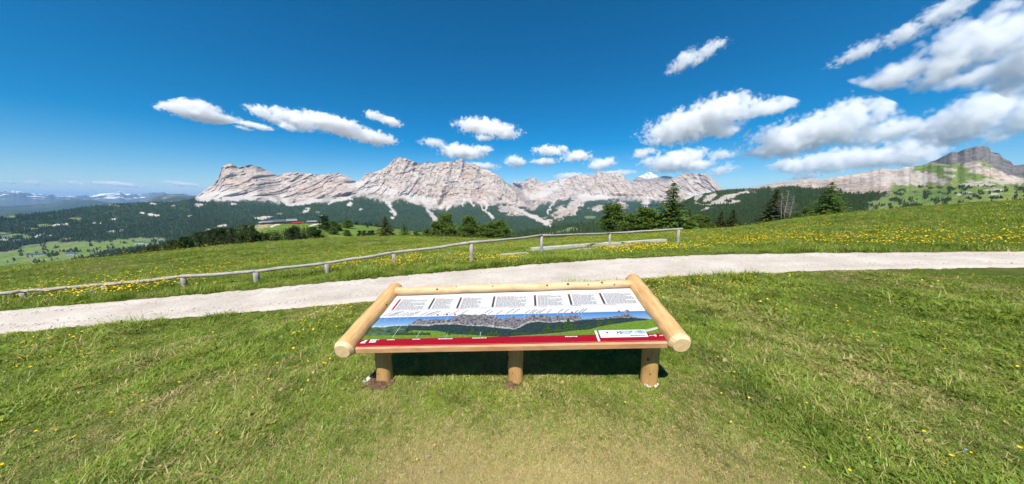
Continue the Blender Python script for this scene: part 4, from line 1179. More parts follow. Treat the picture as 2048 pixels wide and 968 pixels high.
MEAD = PL([(300, 640), (380, 632), (640, 632), (760, 625), (950, 573), (1200, 578), (1330, 600), (1420, 622), (1560, 622), (1800, 640), (1930, 645), (2040, 645)]) + PRR([(0, 640), (100, 635), (300, 620), (560, 600), (740, 575), (900, 565), (1000, 535), (1100, 515), (1300, 485), (1450, 465), (1640, 452), (1760, 450)])
FLAT = PL([(250, 720), (2040, 700)]) + PRR([(0, 690), (1800, 670)])
strip('picture_far_range', PL([(440, 525), (520, 522), (600, 526), (700, 515), (800, 512), (900, 512)]), PL([(400, 560), (920, 545)]), Z + .0006, PM_SNOW, .012, 1)
strip('picture_valley', PL([(380, 545), (470, 538), (600, 540), (720, 525), (900, 516), (1000, 520)]), PL([(300, 660), (1000, 640)]), Z + .0008, PM_VAL, .006, 2)
strip('picture_mountains', MSKY, [(x, y + 3) for x, y in MFOOT], Z + .0010, PM_ROCK, .016, 3)
strip('picture_scree', [(x, y - 2.2 + 1.6 * math.sin(x * .35)) for x, y in MFOOT if x < 1165], [(x, y + 2.0) for x, y in MFOOT if x < 1165], Z + .0011, PM_SCREE, .022, 6)
strip('picture_forest', [(x, y + .4) for x, y in MFOOT], FLAT, Z + .0012, PM_FOR, .020, 4)
strip('picture_wood', PL([(640, 628), (760, 605), (850, 583), (960, 570), (1000, 575)]), PL([(600, 640), (1000, 640)]), Z + .0013, PM_TREE, .02, 7, 60)
strip('picture_meadow', MEAD, FLAT, Z + .0014, PM_MEA, .004, 5)
pr = Print(); g = random.Random(3)
TL = [(1345, 560, 625, 30), (1410, 585, 620, 20), (1580, 585, 625, 22), (1620, 548, 625, 38), (1665, 595, 625, 18), (1720, 560, 625, 38), (1790, 590, 640, 28), (1840, 575, 640, 40), (1895, 570, 638, 34)] + [(770 + k * 19, g.uniform(580, 600), 628, 16) for k in range(20)]
TR = [(420, 500, 605, 56), (470, 560, 600, 28), (545, 508, 595, 60), (600, 560, 590, 34), (665, 430, 580, 64), (750, 515, 570, 38), (805, 535, 565, 32), (890, 505, 555, 40), (1010, 450, 530, 38), (1040, 470, 525, 27), (1135, 435, 505, 50)] + [(20 + k * 26, g.uniform(585, 605), 632 - k * 1.2, 20) for k in range(14)]
for conv, lst in ((PL, TL), (PRR, TR)):
    for x_, t_, b_, w_ in lst:
        pts = []
        for s_ in (1, -1):
            side = [(x_ + s_ * w_ * (1 - q ** 1.6) * g.uniform(.72, 1.1), b_ + (t_ - b_) * q) for q in (0, .15, .3, .45, .6, .75, .9)]
            pts += side if s_ > 0 else side[::-1]
            if s_ > 0: pts.append((x_, t_))
        pr.poly([panel_uv(*p_) for p_ in conv(pts)], Z + .0016 + .000008 * len(pr.f))
pr.build('picture_trees', PM_TREE)
pr = Print()
def wpoly(pxs, z, p_): p_.poly([panel_uv(*q) for q in pxs], z)
wpoly([(1284, 661), (1300, 657.5), (1317, 653.5), (1319, 656.5), (1306, 661), (1290, 664.5)], Z + .0022, pr); pr.build('picture_track', mat_plain('print_track', (.42, .37, .33), .4, .3))
pr = Print()
for (q0, q1, w_) in (((0, 645), (430, 622), .006), ((430, 622), (740, 582), .007), ((742, 582), (744, 618), .008), ((428, 622), (428, 638), .006)):
    (c0, c1) = PRR([q0, q1]); u0, u1 = Vector(panel_uv(*c0)), Vector(panel_uv(*c1)); n_ = (u1 - u0).orthogonal().normalized() * w_ / 2
    pr.poly([tuple(u0 + n_), tuple(u1 + n_), tuple(u1 - n_), tuple(u0 - n_)], Z + .0023 + .00001 * len(pr.f))
pr.build('picture_fence', mat_plain('print_fence', (.16, .14, .13), .4, .3))

# bars and text columns of the white field
BARS = [((804, 595.6), (784.7, 618.6)), ((870.6, 595), (857, 617)), ((924, 594), (913, 616)), ((990, 592), (984, 614)), ((1070, 591), (1070.5, 612)), ((1138, 590), (1143, 610.4)), ((1201, 590), (1210, 609))]
ENDS = [857, 907, 964, 1052, 1123, 1190, 1268]
YB0 = np.mean([panel_uv(*b)[1] for _, b in BARS]); YB1 = min(BR - .035, np.mean([panel_uv(*a)[1] for a, _ in BARS]))
bars, txt, pink = Print(), Print(), Print(); g = random.Random(8); red = Print()
for i, ((t_, b_), e_) in enumerate(zip(BARS, ENDS)):
    u = (panel_uv(*t_)[0] + panel_uv(*b_)[0]) / 2; ue = panel_uv(e_, 597)[0]
    (red if i == 0 else bars).rect(u - .011, u + .011, YB0, YB1, Z + .0006)
    if i: red.rect(u - .009, u + .009, YB1 - .03, YB1 - .004, Z + .0009)
    rows = np.linspace(YB1 - .012, YB0 + .008, 11)
    for k, y in enumerate(rows):
        x = u + .03; lim = ue if k % 4 != 3 else u + .03 + (ue - u) * g.uniform(.35, .8)
        if k == 0: lim = u + (ue - u) * g.uniform(.4, .8)
        tgt = pink if k == 0 else txt
        while x < lim - .01:
            w_ = min(g.uniform(.012, .045), lim - x)
            tgt.rect(x, x + w_, y - .0034, y + .0034, Z + .0006); x += w_ + .006
red.build('red_bar', M_RED); bars.build('grey_bar', M_DARK)
# red rule and slanted peak names with their pointer lines
YL = panel_uv(900, 617.5)[1] - .004
u = X0 + .05
while u < X1 - .10:
    w_ = g.uniform(.08, .22); pink.rect(u, u + w_, YL - .0012, YL + .0012, Z + .0006); u += w_ + .02
    if g.random() < .55:
        w_ = g.uniform(.05, .12); 
        while w_ > .01:
            q = g.uniform(.01, .03); pink.rect(u, u + q, YL - .004, YL + .004, Z + .0006); u += q + .005; w_ -= q
        u += .02
lines = Print()
for (q0, q1) in [((768, 632), (785, 625)), ((776, 632), (797, 624)), ((780, 632), (803, 623)), ((786, 632), (808, 623)), ((795, 632), (818, 624.5)), ((805, 632), (826, 624.5)), ((814, 631.5), (841, 622)), ((819, 632), (838, 625)), ((841, 631), (856, 624)), ((850, 631), (868, 624)), ((855, 631), (876, 622)), ((862, 631), (881, 622.5)), ((887, 630), (900, 624)), ((899, 630), (918, 621)), ((924, 627), (937, 620)), ((970, 626), (981, 619)), ((976, 628), (986, 622)), ((993, 628), (1006, 621)), ((1011, 628), (1028, 618)), ((1025, 627), (1040, 618)),
                 ((1050, 627), (1061, 619.5)), ((1059, 627), (1070, 619)), ((1064, 627), (1075, 619)), ((1072, 626.5), (1082, 620)), ((1078, 626), (1091, 618)), ((1094, 626), (1103, 619)), ((1116, 625.5), (1127, 618)), ((1128, 625.5), (1138, 618)), ((1150, 625), (1157, 620)), ((1158, 625), (1168, 617)), ((1164, 625), (1174, 617)), ((1250, 623), (1255, 619))]:
    u0, u1 = Vector(panel_uv(*q0)), Vector(panel_uv(*q1)); d_ = (u1 - u0); n_ = d_.orthogonal().normalized() * .0038
    x = 0.0
    while x < .99:
        w_ = min(g.uniform(.12, .3), 1 - x); p0, p1 = u0 + d_ * x, u0 + d_ * (x + w_)
        txt.poly([tuple(p0 + n_), tuple(p1 + n_), tuple(p1 - n_), tuple(p0 - n_)], Z + .0007 + .00000002 * len(txt.f)); x += w_ + .05
    e_ = u0 - d_.normalized() * 0 ; f_ = Vector((u0.x - .012, YP - (YP - YR) * g.uniform(.05, .25)))
    n_ = Vector((.0007, 0)); lines.poly([tuple(e_ + n_), tuple(e_ - n_), tuple(f_ - n_), tuple(f_ + n_)], Z + .0021 + .00001 * len(lines.f))
for q0, q1 in (((801, 653), (785, 676)), ((840, 664), (833, 675)), ((895, 667), (892, 675)), ((962, 664), (960, 673))):
    u0, u1 = Vector(panel_uv(*q0)), Vector(panel_uv(*q1)); n_ = Vector((.0011, 0)); lines.poly([tuple(u0 + n_), tuple(u0 - n_), tuple(u1 - n_), tuple(u1 + n_)], Z + .0025 + .00001 * len(lines.f))
lines.build('pointer_lines', mat_plain('print_pale_line', (.62, .68, .74), .4, .3))
dots = Print()
for q in ((875.5, 630), (894, 629.6), (910, 629.2), (1144, 625), (1238, 623), (1256, 622.5)):
    a_ = panel_uv(*q); dots.poly([(a_[0] - .011, a_[1] + .012), (a_[0] - .006, a_[1] - .012), (a_[0] + .006, a_[1] - .012), (a_[0] + .011, a_[1] + .012)], Z + .0026)
dots.build('red_marker', M_RED)
txt.build('small_print', M_TEXT); pink.build('red_small_print', M_PINK)
# white marks on the red band
marks = Print()
a_ = panel_uv(727, 683.5); marks.poly([(a_[0] - .022, a_[1] - .020), (a_[0] + .022, a_[1] - .020), (a_[0] + .026, a_[1] + .022), (a_[0] + .006, a_[1] + .022), (a_[0] - .004, a_[1] + .006), (a_[0] - .016, a_[1] + .0)], Z + .0009)
a_ = panel_uv(745.5, 682)
for k, (y, xo) in enumerate(((.011, 0), (-.012, .004))):
    x = a_[0] - .03 + xo
    for w_ in (.012, .008, .012, .009, .010): marks.rect(x, x + w_, a_[1] + y - .009, a_[1] + y + .009, Z + .0009 + .0000001 * k); x += w_ + .0022
marks.rect(a_[0] + .036, a_[0] + .052, a_[1] + .012, a_[1] + .018, Z + .0009)
for px, py, w_ in ((781, 679.5, .062), (831, 678.5, .056), (891, 677.6, .13), (958, 676, .12), (1142, 673, .10), (1303, 671, .035), (1325, 670.8, .05)):
    a_ = panel_uv(px, py); x = a_[0] - w_ / 2
    while x < a_[0] + w_ / 2:
        q = g.uniform(.006, .016); marks.rect(x, x + q, a_[1] - .005, a_[1] + .005, Z + .0009); x += q + .004
a_ = panel_uv(1310.5, 671); marks.poly([(a_[0] + math.cos(k * .785) * .011, a_[1] + math.sin(k * .785) * .012) for k in range(8)], Z + .0009)
marks.build('white_marks', M_PWHITE)
# white notice with arrows and a small picture
cor = [panel_uv(1201.5, 676), panel_uv(1296.5, 674), panel_uv(1289, 659.5), panel_uv(1197, 661.5)]
nx0, nx1 = (cor[0][0] + cor[3][0]) / 2, (cor[1][0] + cor[2][0]) / 2; ny0, ny1 = (cor[0][1] + cor[1][1]) / 2, (cor[2][1] + cor[3][1]) / 2
nb = Print(); nb.rect(nx0, nx1, ny0, ny1, Z + .0030); nb.rect(nx0 - .034, nx0 - .016, PB + .001, ny1, Z + .0030); nb.build('white_notice', M_PWHITE)
nw, nh = nx1 - nx0, ny1 - ny0
ar = Print()
for fx in (.155, .385): ar.poly([(nx0 + nw * fx, ny0 + nh * .50), (nx0 + nw * (fx + .055), ny0 + nh * .68), (nx0 + nw * fx, ny0 + nh * .86)], Z + .0034)
x = nx0 + nw * .64
while x < nx0 + nw * .96: q = g.uniform(.01, .02); ar.rect(x, x + q, ny0 + nh * .16, ny0 + nh * .27, Z + .0034); x += q + .003
ar.build('red_arrow', M_RED)
ph = Print(); ph.rect(nx0 + nw * .445, nx0 + nw * .985, ny0 + nh * .44, ny0 + nh * .9, Z + .0034); ph.build('small_picture', pmat('print_small_picture', (.05, .09, .14), (.5, .6, .68), 22, (1, .6, 1)))
sm = Print()
for r_, (f0, f1) in enumerate(((.05, .5), (.05, .6))):
    x = nx0 + nw * f0
    while x < nx0 + nw * f1: q = g.uniform(.01, .025); sm.rect(x, x + q, ny0 + nh * (.28 - r_ * .12), ny0 + nh * (.35 - r_ * .12), Z + .0034); x += q + .005
for r_ in range(4): sm.rect(nx0 + nw * .045, nx0 + nw * .125, ny0 + nh * (.5 + .1 * r_), ny0 + nh * (.545 + .1 * r_), Z + .0034)
sm.build('notice_small_print', mat_plain('print_notice_text', (.45, .42, .42), .4, .3))

# ------------------------------------------------------------------ rail fence
t = NT('weathered_wood')
o_ = t.obj(); n = t.noise(t.scale(o_, (3, 50, 50)), 1.0, 6, .65, .4); n2 = t.noise(o_, 5, 4, .6)
c = t.mix(t.ramp(n, .32, .66), (0.17, 0.15, 0.13), (0.48, 0.45, 0.41)); c = t.mix(t.ramp(n2, .45, .7, 0, .5), c, (.30, .245, .19))
M_GREY = t.done(t.bsdf(c, .85, .1, t.bump(n, .5, .006)))
FP = [(-110, 612, 598), (48, 598, 584), (213, 586, 569.5), (370, 574, 554), (515, 565, 543.5), (656, 549, 527), (790, 534, 506.5), (943, 527, 487), (1083, 510, 472), (1219, 493, 467), (1355, 491, 459)]
FENCE = empty('rail_fence', tuple(hit(656, 549)), 'low weathered rail fence of grey poles along the far path edge', 'fence')
FL = Vector(FENCE.location)
tops = []
for i, (px, yb, yt) in enumerate(FP):
    b = hit(px, yb); R = math.hypot(b.x, b.y)
    h = CAM_H + R * float(tan_el(px, yt)) - b.z
    d = R; r = (.060 if 1 < i else .05)
    tops.append(Vector((b.x, b.y, b.z + h)))
    bm = bmesh.new()
    tube(bm, [(-.25, 0, 0), (0, 0, 0), (h * .5, .004, 0), (h - .01, 0, .002)], [r, r * 1.04, r, r * .92], 10, i, .05)
    o = link('post', bm_mesh('fence_post', bm, M_GREY, True), FENCE)
    o.matrix_local = along(b - FL, Vector((random.uniform(-.03, .03), random.uniform(-.03, .03), 1)))
for i in range(len(tops) - 1):
    a_, b_ = tops[i], tops[i + 1]; d_ = b_ - a_; L = d_.length
    bm = bmesh.new(); g = random.Random(i + 4)
    sag = g.uniform(.0, .03)
    pts = [(x * L, g.uniform(-.012, .012), -sag * math.sin(x * 3.14) + g.uniform(-.01, .01)) for x in (-.02, .15, .3, .45, .6, .75, .9, 1.0)]
    if i == len(tops) - 2: pts.append((L + .14, 0, .0))
    tube(bm, pts, [g.uniform(.036, .046) for _ in pts], 9, i, .05)
    o = link('rail', bm_mesh('fence_rail', bm, M_GREY, True), FENCE)
    o.matrix_local = along(a_ - FL + Vector((0, 0, .028)), d_)
t = NT('bleached_beam')
o_ = t.obj(); n = t.noise(t.scale(o_, (3, 40, 40)), 1.0, 6, .65, .4)
M_BEAM = t.done(t.bsdf(t.mix(t.ramp(n, .32, .66), (0.30, 0.27, 0.24), (0.60, 0.56, 0.50)), .85, .1, t.bump(n, .5, .006)))
# beams lying in the grass
def beam(p0, p1, th, label, lift=.0, seed=0):
    a_, b_ = hit(*p0), hit(*p1); d_ = b_ - a_
    bm = bmesh.new(); g = random.Random(seed); L = d_.length
    bm_box(bm, 0, L, -th * .7, th * .7, 0, th, th * .12)
    bmesh.ops.subdivide_edges(bm, edges=[e for e in bm.edges if abs(e.verts[0].co.x - e.verts[1].co.x) > L * .5], cuts=9)
    for v in bm.verts: v.co += Vector((g.uniform(-.01, .01), g.uniform(-.006, .006), g.uniform(-.006, .006)))
    o = link('weathered_beam', bm_mesh('beam', bm, M_BEAM, False), None, None, label, 'beam')
    m = along(a_ + Vector((0, 0, lift)), d_); o.matrix_world = m
beam((1062, 505), (1217, 493), .15, 'grey beam lying in the grass under the middle of the fence', .06, 1)
beam((1216, 493), (1330, 485), .14, 'grey beam lying behind the last fence post', .05, 2)
beam((1000, 514), (1054, 510), .08, 'thin grey board in the grass left of the beams', .03, 3)
beam((1215, 497), (1318, 488), .08, 'thin lower board in front of the right beam', .01, 4)
beam((1130, 503), (1195, 499), .08, 'short board end showing in front of the middle beam', .0, 5)

# ------------------------------------------------------------------ mountain huts on the knoll
M_ROOFB = mat_plain('blue_grey_roof', (0.085, 0.10, 0.14), .5, .3, .1, 1)
M_ROOFW = mat_plain('pale_roof', (0.22, 0.22, 0.23), .5, .3, .1, 1)
M_ROOFG = mat_plain('green_grey_roof', (0.26, 0.34, 0.32), .5, .3, .1, 1)
M_WALLW = mat_plain('white_render', (0.66, 0.63, 0.58), .8, .1, .06, 1)
M_WALLB = mat_plain('brown_timber', (0.20, 0.10, 0.055), .8, .1, .2, 1)
M_PANE = mat_plain('window_pane', (0.03, 0.035, 0.045), .15, .5, .05)
M_PARA = mat_plain('red_canvas', (0.55, 0.02, 0.03), .7, .1, .05)
def hut(px, R, w, d, hw, hr, wall, roof, label, nwin=3, up=True, z=None, ground=None, rot=.0):
    az = float(azim(px, 448))
    if z is None: z = float(knoll_z(np.array(az), np.array(R)))
    e = empty('mountain_hut', (math.sin(az) * R, math.cos(az) * R, z), label, 'building', None, (0, 0, -az + rot))
    bm = bmesh.new(); bm_box(bm, -w / 2, w / 2, -d / 2, d / 2, -2.5, hw); link('wall', bm_mesh('hut_wall', bm, wall), e)
    bm = bmesh.new(); ov = .6
    A_ = [(-w / 2 - ov, -d / 2 - ov, hw - .15), (-w / 2 - ov, 0, hw + hr), (-w / 2 - ov, d / 2 + ov, hw - .15)]
    B_ = [(w / 2 + ov, y, z_) for _, y, z_ in A_]
    vs = [bm.verts.new(q) for q in A_ + [(x, y, z_ - .3) for x, y, z_ in A_] + B_ + [(x, y, z_ - .3) for x, y, z_ in B_]]
    for f_ in ((0, 1, 7, 6), (1, 2, 8, 7), (3, 9, 10, 4), (4, 10, 11, 5), (0, 6, 9, 3), (2, 5, 11, 8), (0, 3, 4, 1), (1, 4, 5, 2), (6, 7, 10, 9), (7, 8, 11, 10)): bm.faces.new([vs[k] for k in f_])
    link('roof', bm_mesh('hut_roof', bm, roof), e)
    for k in range(nwin):
        x = -w / 2 + w * (k + .5) / nwin
        bm = bmesh.new(); bm_box(bm, x - .6, x + .6, -d / 2 - .06, -d / 2 + .02, hw * .35, hw * .8)
        link('window', bm_mesh('hut_window', bm, M_PANE), e)
    return e
hut(525, 425, 5, 6, 2.3, 1.0, M_WALLB, M_ROOFG, 'small hut with green grey roof, leftmost on the knoll', 2)
hut(535, 424, 8.5, 7, 2.6, 1.2, M_WALLB, M_ROOFW, 'long low hut with pale roof above the bare earth', 4)
hut(554, 426, 13.5, 9, 3.0, 2.2, M_WALLB, M_ROOFB, 'large hut with blue grey roof on the knoll', 6)
hut(584, 424, 9.5, 9, 4.2, 2.0, M_WALLB, M_ROOFW, 'tall brown chalet with pale roof beside the red terrace', 4)
hut(624, 426, 9, 7, 2.4, 1.3, M_WALLB, M_ROOFW, 'low hut with pale roof, rightmost on the knoll', 4)
def parasol(px, R, label):
    az = float(azim(px, 448)); z = float(knoll_z(np.array(az), np.array(R)))
    e = empty('parasol', (math.sin(az) * R, math.cos(az) * R, z), label, 'parasol', 'red parasols on the hut terrace')
    bm = bmesh.new(); bmesh.ops.create_cone(bm, segments=8, radius1=1.5, radius2=.05, depth=.7, cap_ends=True, matrix=Matrix.Translation((0, 0, 2.6))); link('canopy', bm_mesh('parasol_canopy', bm, M_PARA), e)
    bm = bmesh.new(); bmesh.ops.create_cone(bm, segments=6, radius1=.06, radius2=.06, depth=2.4, cap_ends=True, matrix=Matrix.Translation((0, 0, 1.1))); link('pole', bm_mesh('parasol_pole', bm, M_WALLW), e)
for k, (px, nm) in enumerate(((587, 'first'), (592, 'second'), (597, 'third'), (602, 'fourth'), (606, 'last'))): parasol(px, 412, nm + ' red parasol from the left on the chalet terrace')
# farmsteads far down in the valley, standing on the massif's foot slope
def on_sheet(px, py):
    j = int(np.argmin(np.abs(px1 - px))); i = int(np.argmin(np.abs(Y1[:, j] - py))); return P1[i, j]
for k, (px, py, lab) in enumerate([(276, 488, 'white farmhouse in the valley meadow, left of three'), (284, 487.5, 'white farmhouse in the valley meadow, middle of three'), (294, 488.5, 'white farmhouse in the valley meadow, right of three'), (80, 512, 'lone barn in the lower left valley field'), (62, 513, 'small hut left of the lone valley barn'), (12, 477, 'farmhouse at the far left valley field'), (141, 510, 'small house at the edge of the valley wood'), (35, 484, 'long low house at the left valley wood')]):
    P = on_sheet(px, py); R = float(np.hypot(P[0], P[1])); e = hut(px, R, 22, 16, 9, 5, M_WALLW, M_ROOFB, lab, 3, z=float(P[2]) + 1); e.name = 'farmhouse'
    e.location = (P[0], P[1], P[2] + 1)
# ------------------------------------------------------------------ grass and flowers
def mat_grass(name, green, green2, dry, transl=.25):
    t = NT(name)
    tint = t.attr('tint', 'INSTANCER')
    oi = t.n('ShaderNodeObjectInfo')
    n = t.noise(t.pos(), 1.3, 4, .6); n2 = t.noise(t.pos(), 40, 2, .5)
    c = t.mix(t.math('ADD', t.math('MULTIPLY', oi.outputs['Random'], .7), t.math('MULTIPLY', t.ramp(n, .3, .7), .4), clamp=True), green, green2)
    c = t.mix(t.ramp(t.noise(t.pos(), 2.6, 4, .65), .46, .64, 0., .85), c, t.mix(1., c, (.40, .50, .38), 'MULTIPLY'))
    c = t.mix(tint, c, dry)
    c = t.mix(t.ramp(n2, .3, .7, .0, .35), c, t.mix(1., c, (1.5, 1.4, 1.2), 'MULTIPLY'))
    d = t.n('ShaderNodeBsdfDiffuse'); t.l(c, d.inputs[0])
    tr = t.n('ShaderNodeBsdfTranslucent'); t.l(t.mix(1., c, (1., 1., .5), 'MULTIPLY'), tr.inputs[0])
    gl = t.n('ShaderNodeBsdfGlossy'); gl.inputs['Roughness'].default_value = .45; gl.inputs[0].default_value = (.8, .85, .75, 1)
    ms = t.n('ShaderNodeMixShader'); ms.inputs[0].default_value = transl; t.l(d.outputs[0], ms.inputs[1]); t.l(tr.outputs[0], ms.inputs[2])
    m2 = t.n('ShaderNodeMixShader'); m2.inputs[0].default_value = .022; t.l(ms.outputs[0], m2.inputs[1]); t.l(gl.outputs[0], m2.inputs[2])
    return t.done(m2.outputs[0])
M_GRASS = mat_grass('meadow_grass', (0.125, 0.205, 0.012), (0.28, 0.355, 0.045), (0.52, 0.41, 0.20))
M_HERB = mat_grass('meadow_herbs', (0.10, 0.21, 0.018), (0.23, 0.35, 0.05), (0.40, 0.33, 0.14))
M_YEL = mat_plain('yellow_petals', (0.86, 0.56, 0.006), .5, .2, .1)
M_BLUE = mat_plain('blue_petals', (0.20, 0.33, 0.75), .5, .2, .1)
M_STEM = mat_plain('flower_stem', (0.12, 0.21, 0.03), .7, .1, .1)

def blades(seed, n, spread, lmin, lmax, w, lay, seg=3):
    """a tuft: curved tapering blades leaning out from a patch; lay = how flat they lie"""
    g = np.random.default_rng(seed); V = []; F = []
    for k in range(n):
        a = g.uniform(0, 6.283); r = spread * math.sqrt(g.random()); bx, by = math.cos(a) * r, math.sin(a) * r
        yaw = g.uniform(0, 6.283); L = g.uniform(lmin, lmax); lean = np.clip(g.normal(lay, .25), .05, 1.45)
        ww = w * g.uniform(.6, 1.3); x, y, z = bx, by, -.004; b0 = len(V)
        for s in range(seg + 1):
            q = s / seg; wd = ww * (1 - q ** 1.7) * .5
            tw = yaw + 1.57 + g.normal(0, .15)
            V += [(x - math.cos(tw) * wd, y - math.sin(tw) * wd, z), (x + math.cos(tw) * wd, y + math.sin(tw) * wd, z)]
            an = lean + q * g.uniform(.2, .8); st = L / seg
            x += math.cos(yaw) * math.sin(an) * st; y += math.sin(yaw) * math.sin(an) * st; z = max(z + math.cos(an) * st, .003)
        for s in range(seg): F.append((b0 + 2 * s, b0 + 2 * s + 1, b0 + 2 * s + 3, b0 + 2 * s + 2))
    return mesh_np('tuft', V, F, M_GRASS, True)
def herb(seed, n, L, W):
    """low rosette of broad leaves, as of plantain, clover and lady's mantle"""
    g = np.random.default_rng(seed); V = []; F = []
    for k in range(n):
        yaw = g.uniform(0, 6.283); l = L * g.uniform(.6, 1.2); w = W * g.uniform(.7, 1.2); el = g.uniform(.1, .9); b = len(V)
        ca, sa = math.cos(yaw), math.sin(yaw); o = g.normal(0, L * .45, 2)
        for q, wf in ((0, .12), (.35, .85), (.7, .8), (1., .05)):
            rr = l * q; zz = math.sin(el) * rr - .4 * rr * rr / l * math.sin(el) + .004
            for s in (-1, 1): V.append((o[0] + ca * rr * math.cos(el) - sa * s * w * wf * .5, o[1] + sa * rr * math.cos(el) + ca * s * w * wf * .5, zz + abs(wf) * .12 * w))
        for s in range(3): F.append((b + 2 * s, b + 2 * s + 1, b + 2 * s + 3, b + 2 * s + 2))
    return mesh_np('herb', V, F, M_HERB, True)

def scatter_points(n, r0, r1, a0=-1.42, a1=1.42, seed=0):
    g = np.random.default_rng(seed)
    rho = np.exp(g.uniform(math.log(r0), math.log(r1), n)); az = g.uniform(a0, a1, n)
    return np.sin(az) * rho, np.cos(az) * rho, g
def turf(name, n, r0, r1, sources, smin, smax, seed, dry_gain=1.0, weights=None, keep=None, grow=0.0):
    x, y, g = scatter_points(n, r0, r1, seed=seed)
    ok = ~path_mask(x, y)
    if keep is not None: ok &= keep(x, y, g)
    x, y = x[ok], y[ok]; N = len(x); rho = np.hypot(x, y)
    z = ground_z(x, y)
    d = dryness(x, y)
    tint = np.clip((g.random(N) < (.05 + d * 1.15) * dry_gain) * g.uniform(.5, 1., N) + g.uniform(0, .18, N) * dry_gain, 0, 1)
    rot = np.stack([g.normal(0, .12, N), g.normal(0, .12, N), g.uniform(0, 6.283, N)], 1)
    lush = fbm(x * .8, y * .8, 9., 4, 77)
    sc = g.uniform(smin, smax, N) * (1 + grow * rho) * (.65 + .9 * sstep(.38, .66, lush)) * (1 - .35 * d)
    pick = g.choice(len(sources), N, p=weights)
    gn_scatter(name, np.stack([x, y, z], 1), sc, rot, tint, pick, sources)
SRC = [blades(1, 16, .045, .03, .075, .0042, .8), blades(2, 14, .05, .04, .095, .0045, .95), blades(3, 20, .04, .025, .06, .0038, .7), blades(4, 12, .06, .06, .13, .0042, 1.15), blades(5, 18, .05, .03, .07, .004, 1.2),
       herb(6, 7, .035, .022), herb(7, 9, .028, .017), herb(8, 6, .05, .016)]
turf('mown_grass', 205000, 0.75, 9.5, SRC, .5, 1.0, 11, 1.0, [.2, .17, .2, .08, .13, .08, .08, .06])
M_LUSH = mat_grass('lush_grass', (0.085, 0.155, 0.008), (0.17, 0.26, 0.022), (0.35, 0.3, 0.12))
LU = [blades(41, 30, .06, .05, .11, .005, .75), blades(42, 26, .07, .06, .13, .005, .95), herb(43, 12, .05, .03)]
for m_ in LU: m_.materials[0] = M_LUSH
turf('lush_clumps', 22000, 0.9, 11, LU, .38, .7, 16, .2, [.4, .4, .2], lambda x, y, g: (fbm(x * 1.6, y * 1.6, 4., 4, 97) > .54 + .1 * g.random(len(x))) & (dryness(x, y) < .45))
turf('mown_grass_by_path', 54000, 4.2, 10.5, SRC, .85, 1.5, 15, .8, [.2, .17, .2, .08, .13, .08, .08, .06])
CL = [blades(21, 42, .16, .07, .17, .008, .55, 2), blades(22, 38, .18, .09, .20, .008, .7, 2), blades(23, 46, .15, .05, .14, .009, .6, 2), herb(24, 20, .06, .035)]
turf('meadow_grass', 95000, 6.0, 75, CL, .55, .95, 12, .35, [.35, .27, .26, .12], lambda x, y, g: np.hypot(x, y) > rho_up(np.arctan2(x, y)) + .06, .010)
# taller tufts along the far path edge and at the fence
def edge_keep(x, y, g):
    az = np.arctan2(x, y); r = np.hypot(x, y); d = r - rho_up(az)
    return (d > .12) & (d < 1.6) & (g.random(len(x)) < .9)
turf('fence_grass', 14000, 4.0, 16, [blades(31, 22, .06, .10, .22, .0065, .4), blades(32, 20, .07, .12, .28, .007, .5), herb(33, 12, .09, .05)], .4, .8, 13, .3, [.45, .35, .2], edge_keep)
def near_edge(x, y, g):
    az = np.arctan2(x, y); r = np.hypot(x, y); d = rho_lo(az) - r
    return (d > .03) & (d < .7) & (fbm(x * 1.1, y * 1.1, 2, 3, 91) > .5)
turf('path_edge_grass', 16000, 3.0, 12, [blades(34, 22, .05, .06, .16, .0055, .55), blades(35, 20, .05, .05, .13, .005, .6)], .7, 1.2, 14, .4, None, near_edge)

# flowers
def flower(seed, mat, n=5, r=.010, h=.05):
    bm = bmesh.new(); g = random.Random(seed)
    tube(bm, [(0, 0, 0), (.004, .002, h * .5), (0, 0, h)], [.0012, .001, .001], 4, seed, 0)
    k0 = len(bm.faces)
    for k in range(n):
        a = 6.283 * k / n; ca, sa = math.cos(a), math.sin(a); w = r * .62
        p = [(0, 0, h), (ca * r * .6 - sa * w, sa * r * .6 + ca * w, h + r * .35), (ca * r * 1.15, sa * r * 1.15, h + r * .45), (ca * r * .6 + sa * w, sa * r * .6 - ca * w, h + r * .35)]
        bm.faces.new([bm.verts.new(q) for q in p])
    bm.faces.ensure_lookup_table()
    for i, f in enumerate(bm.faces): f.material_index = 0 if i < k0 else 1
    m = bpy.data.meshes.new('flower'); bm.to_mesh(m); bm.free(); m.materials.append(M_STEM); m.materials.append(mat)
    return m
FY = [flower(1, M_YEL, 5, .0075, .055), flower(2, M_YEL, 5, .009, .075), flower(3, M_YEL, 6, .0075, .04)]; FT = [flower(11, M_YEL, 5, .010, .17), flower(12, M_YEL, 5, .011, .22), flower(13, M_YEL, 6, .010, .15)]; FBT = flower(14, M_BLUE, 5, .010, .13); FB = flower(4, M_BLUE, 5, .008, .05)
def flowers(name, n, r0, r1, dens, seed, smin, smax, srcs, grow=.0):
    x, y, g = scatter_points(n, r0, r1, seed=seed)
    ok = (~path_mask(x, y)) & (g.random(n) < dens(x, y)); x, y = x[ok], y[ok]; N = len(x); rho = np.hypot(x, y)
    rot = np.stack([g.normal(0, .25, N), g.normal(0, .25, N), g.uniform(0, 6.28, N)], 1)
    gn_scatter(name, np.stack([x, y, ground_z(x, y)], 1), g.uniform(smin, smax, N) * (1 + grow * rho), rot, np.zeros(N), g.integers(0, len(srcs), N), srcs)
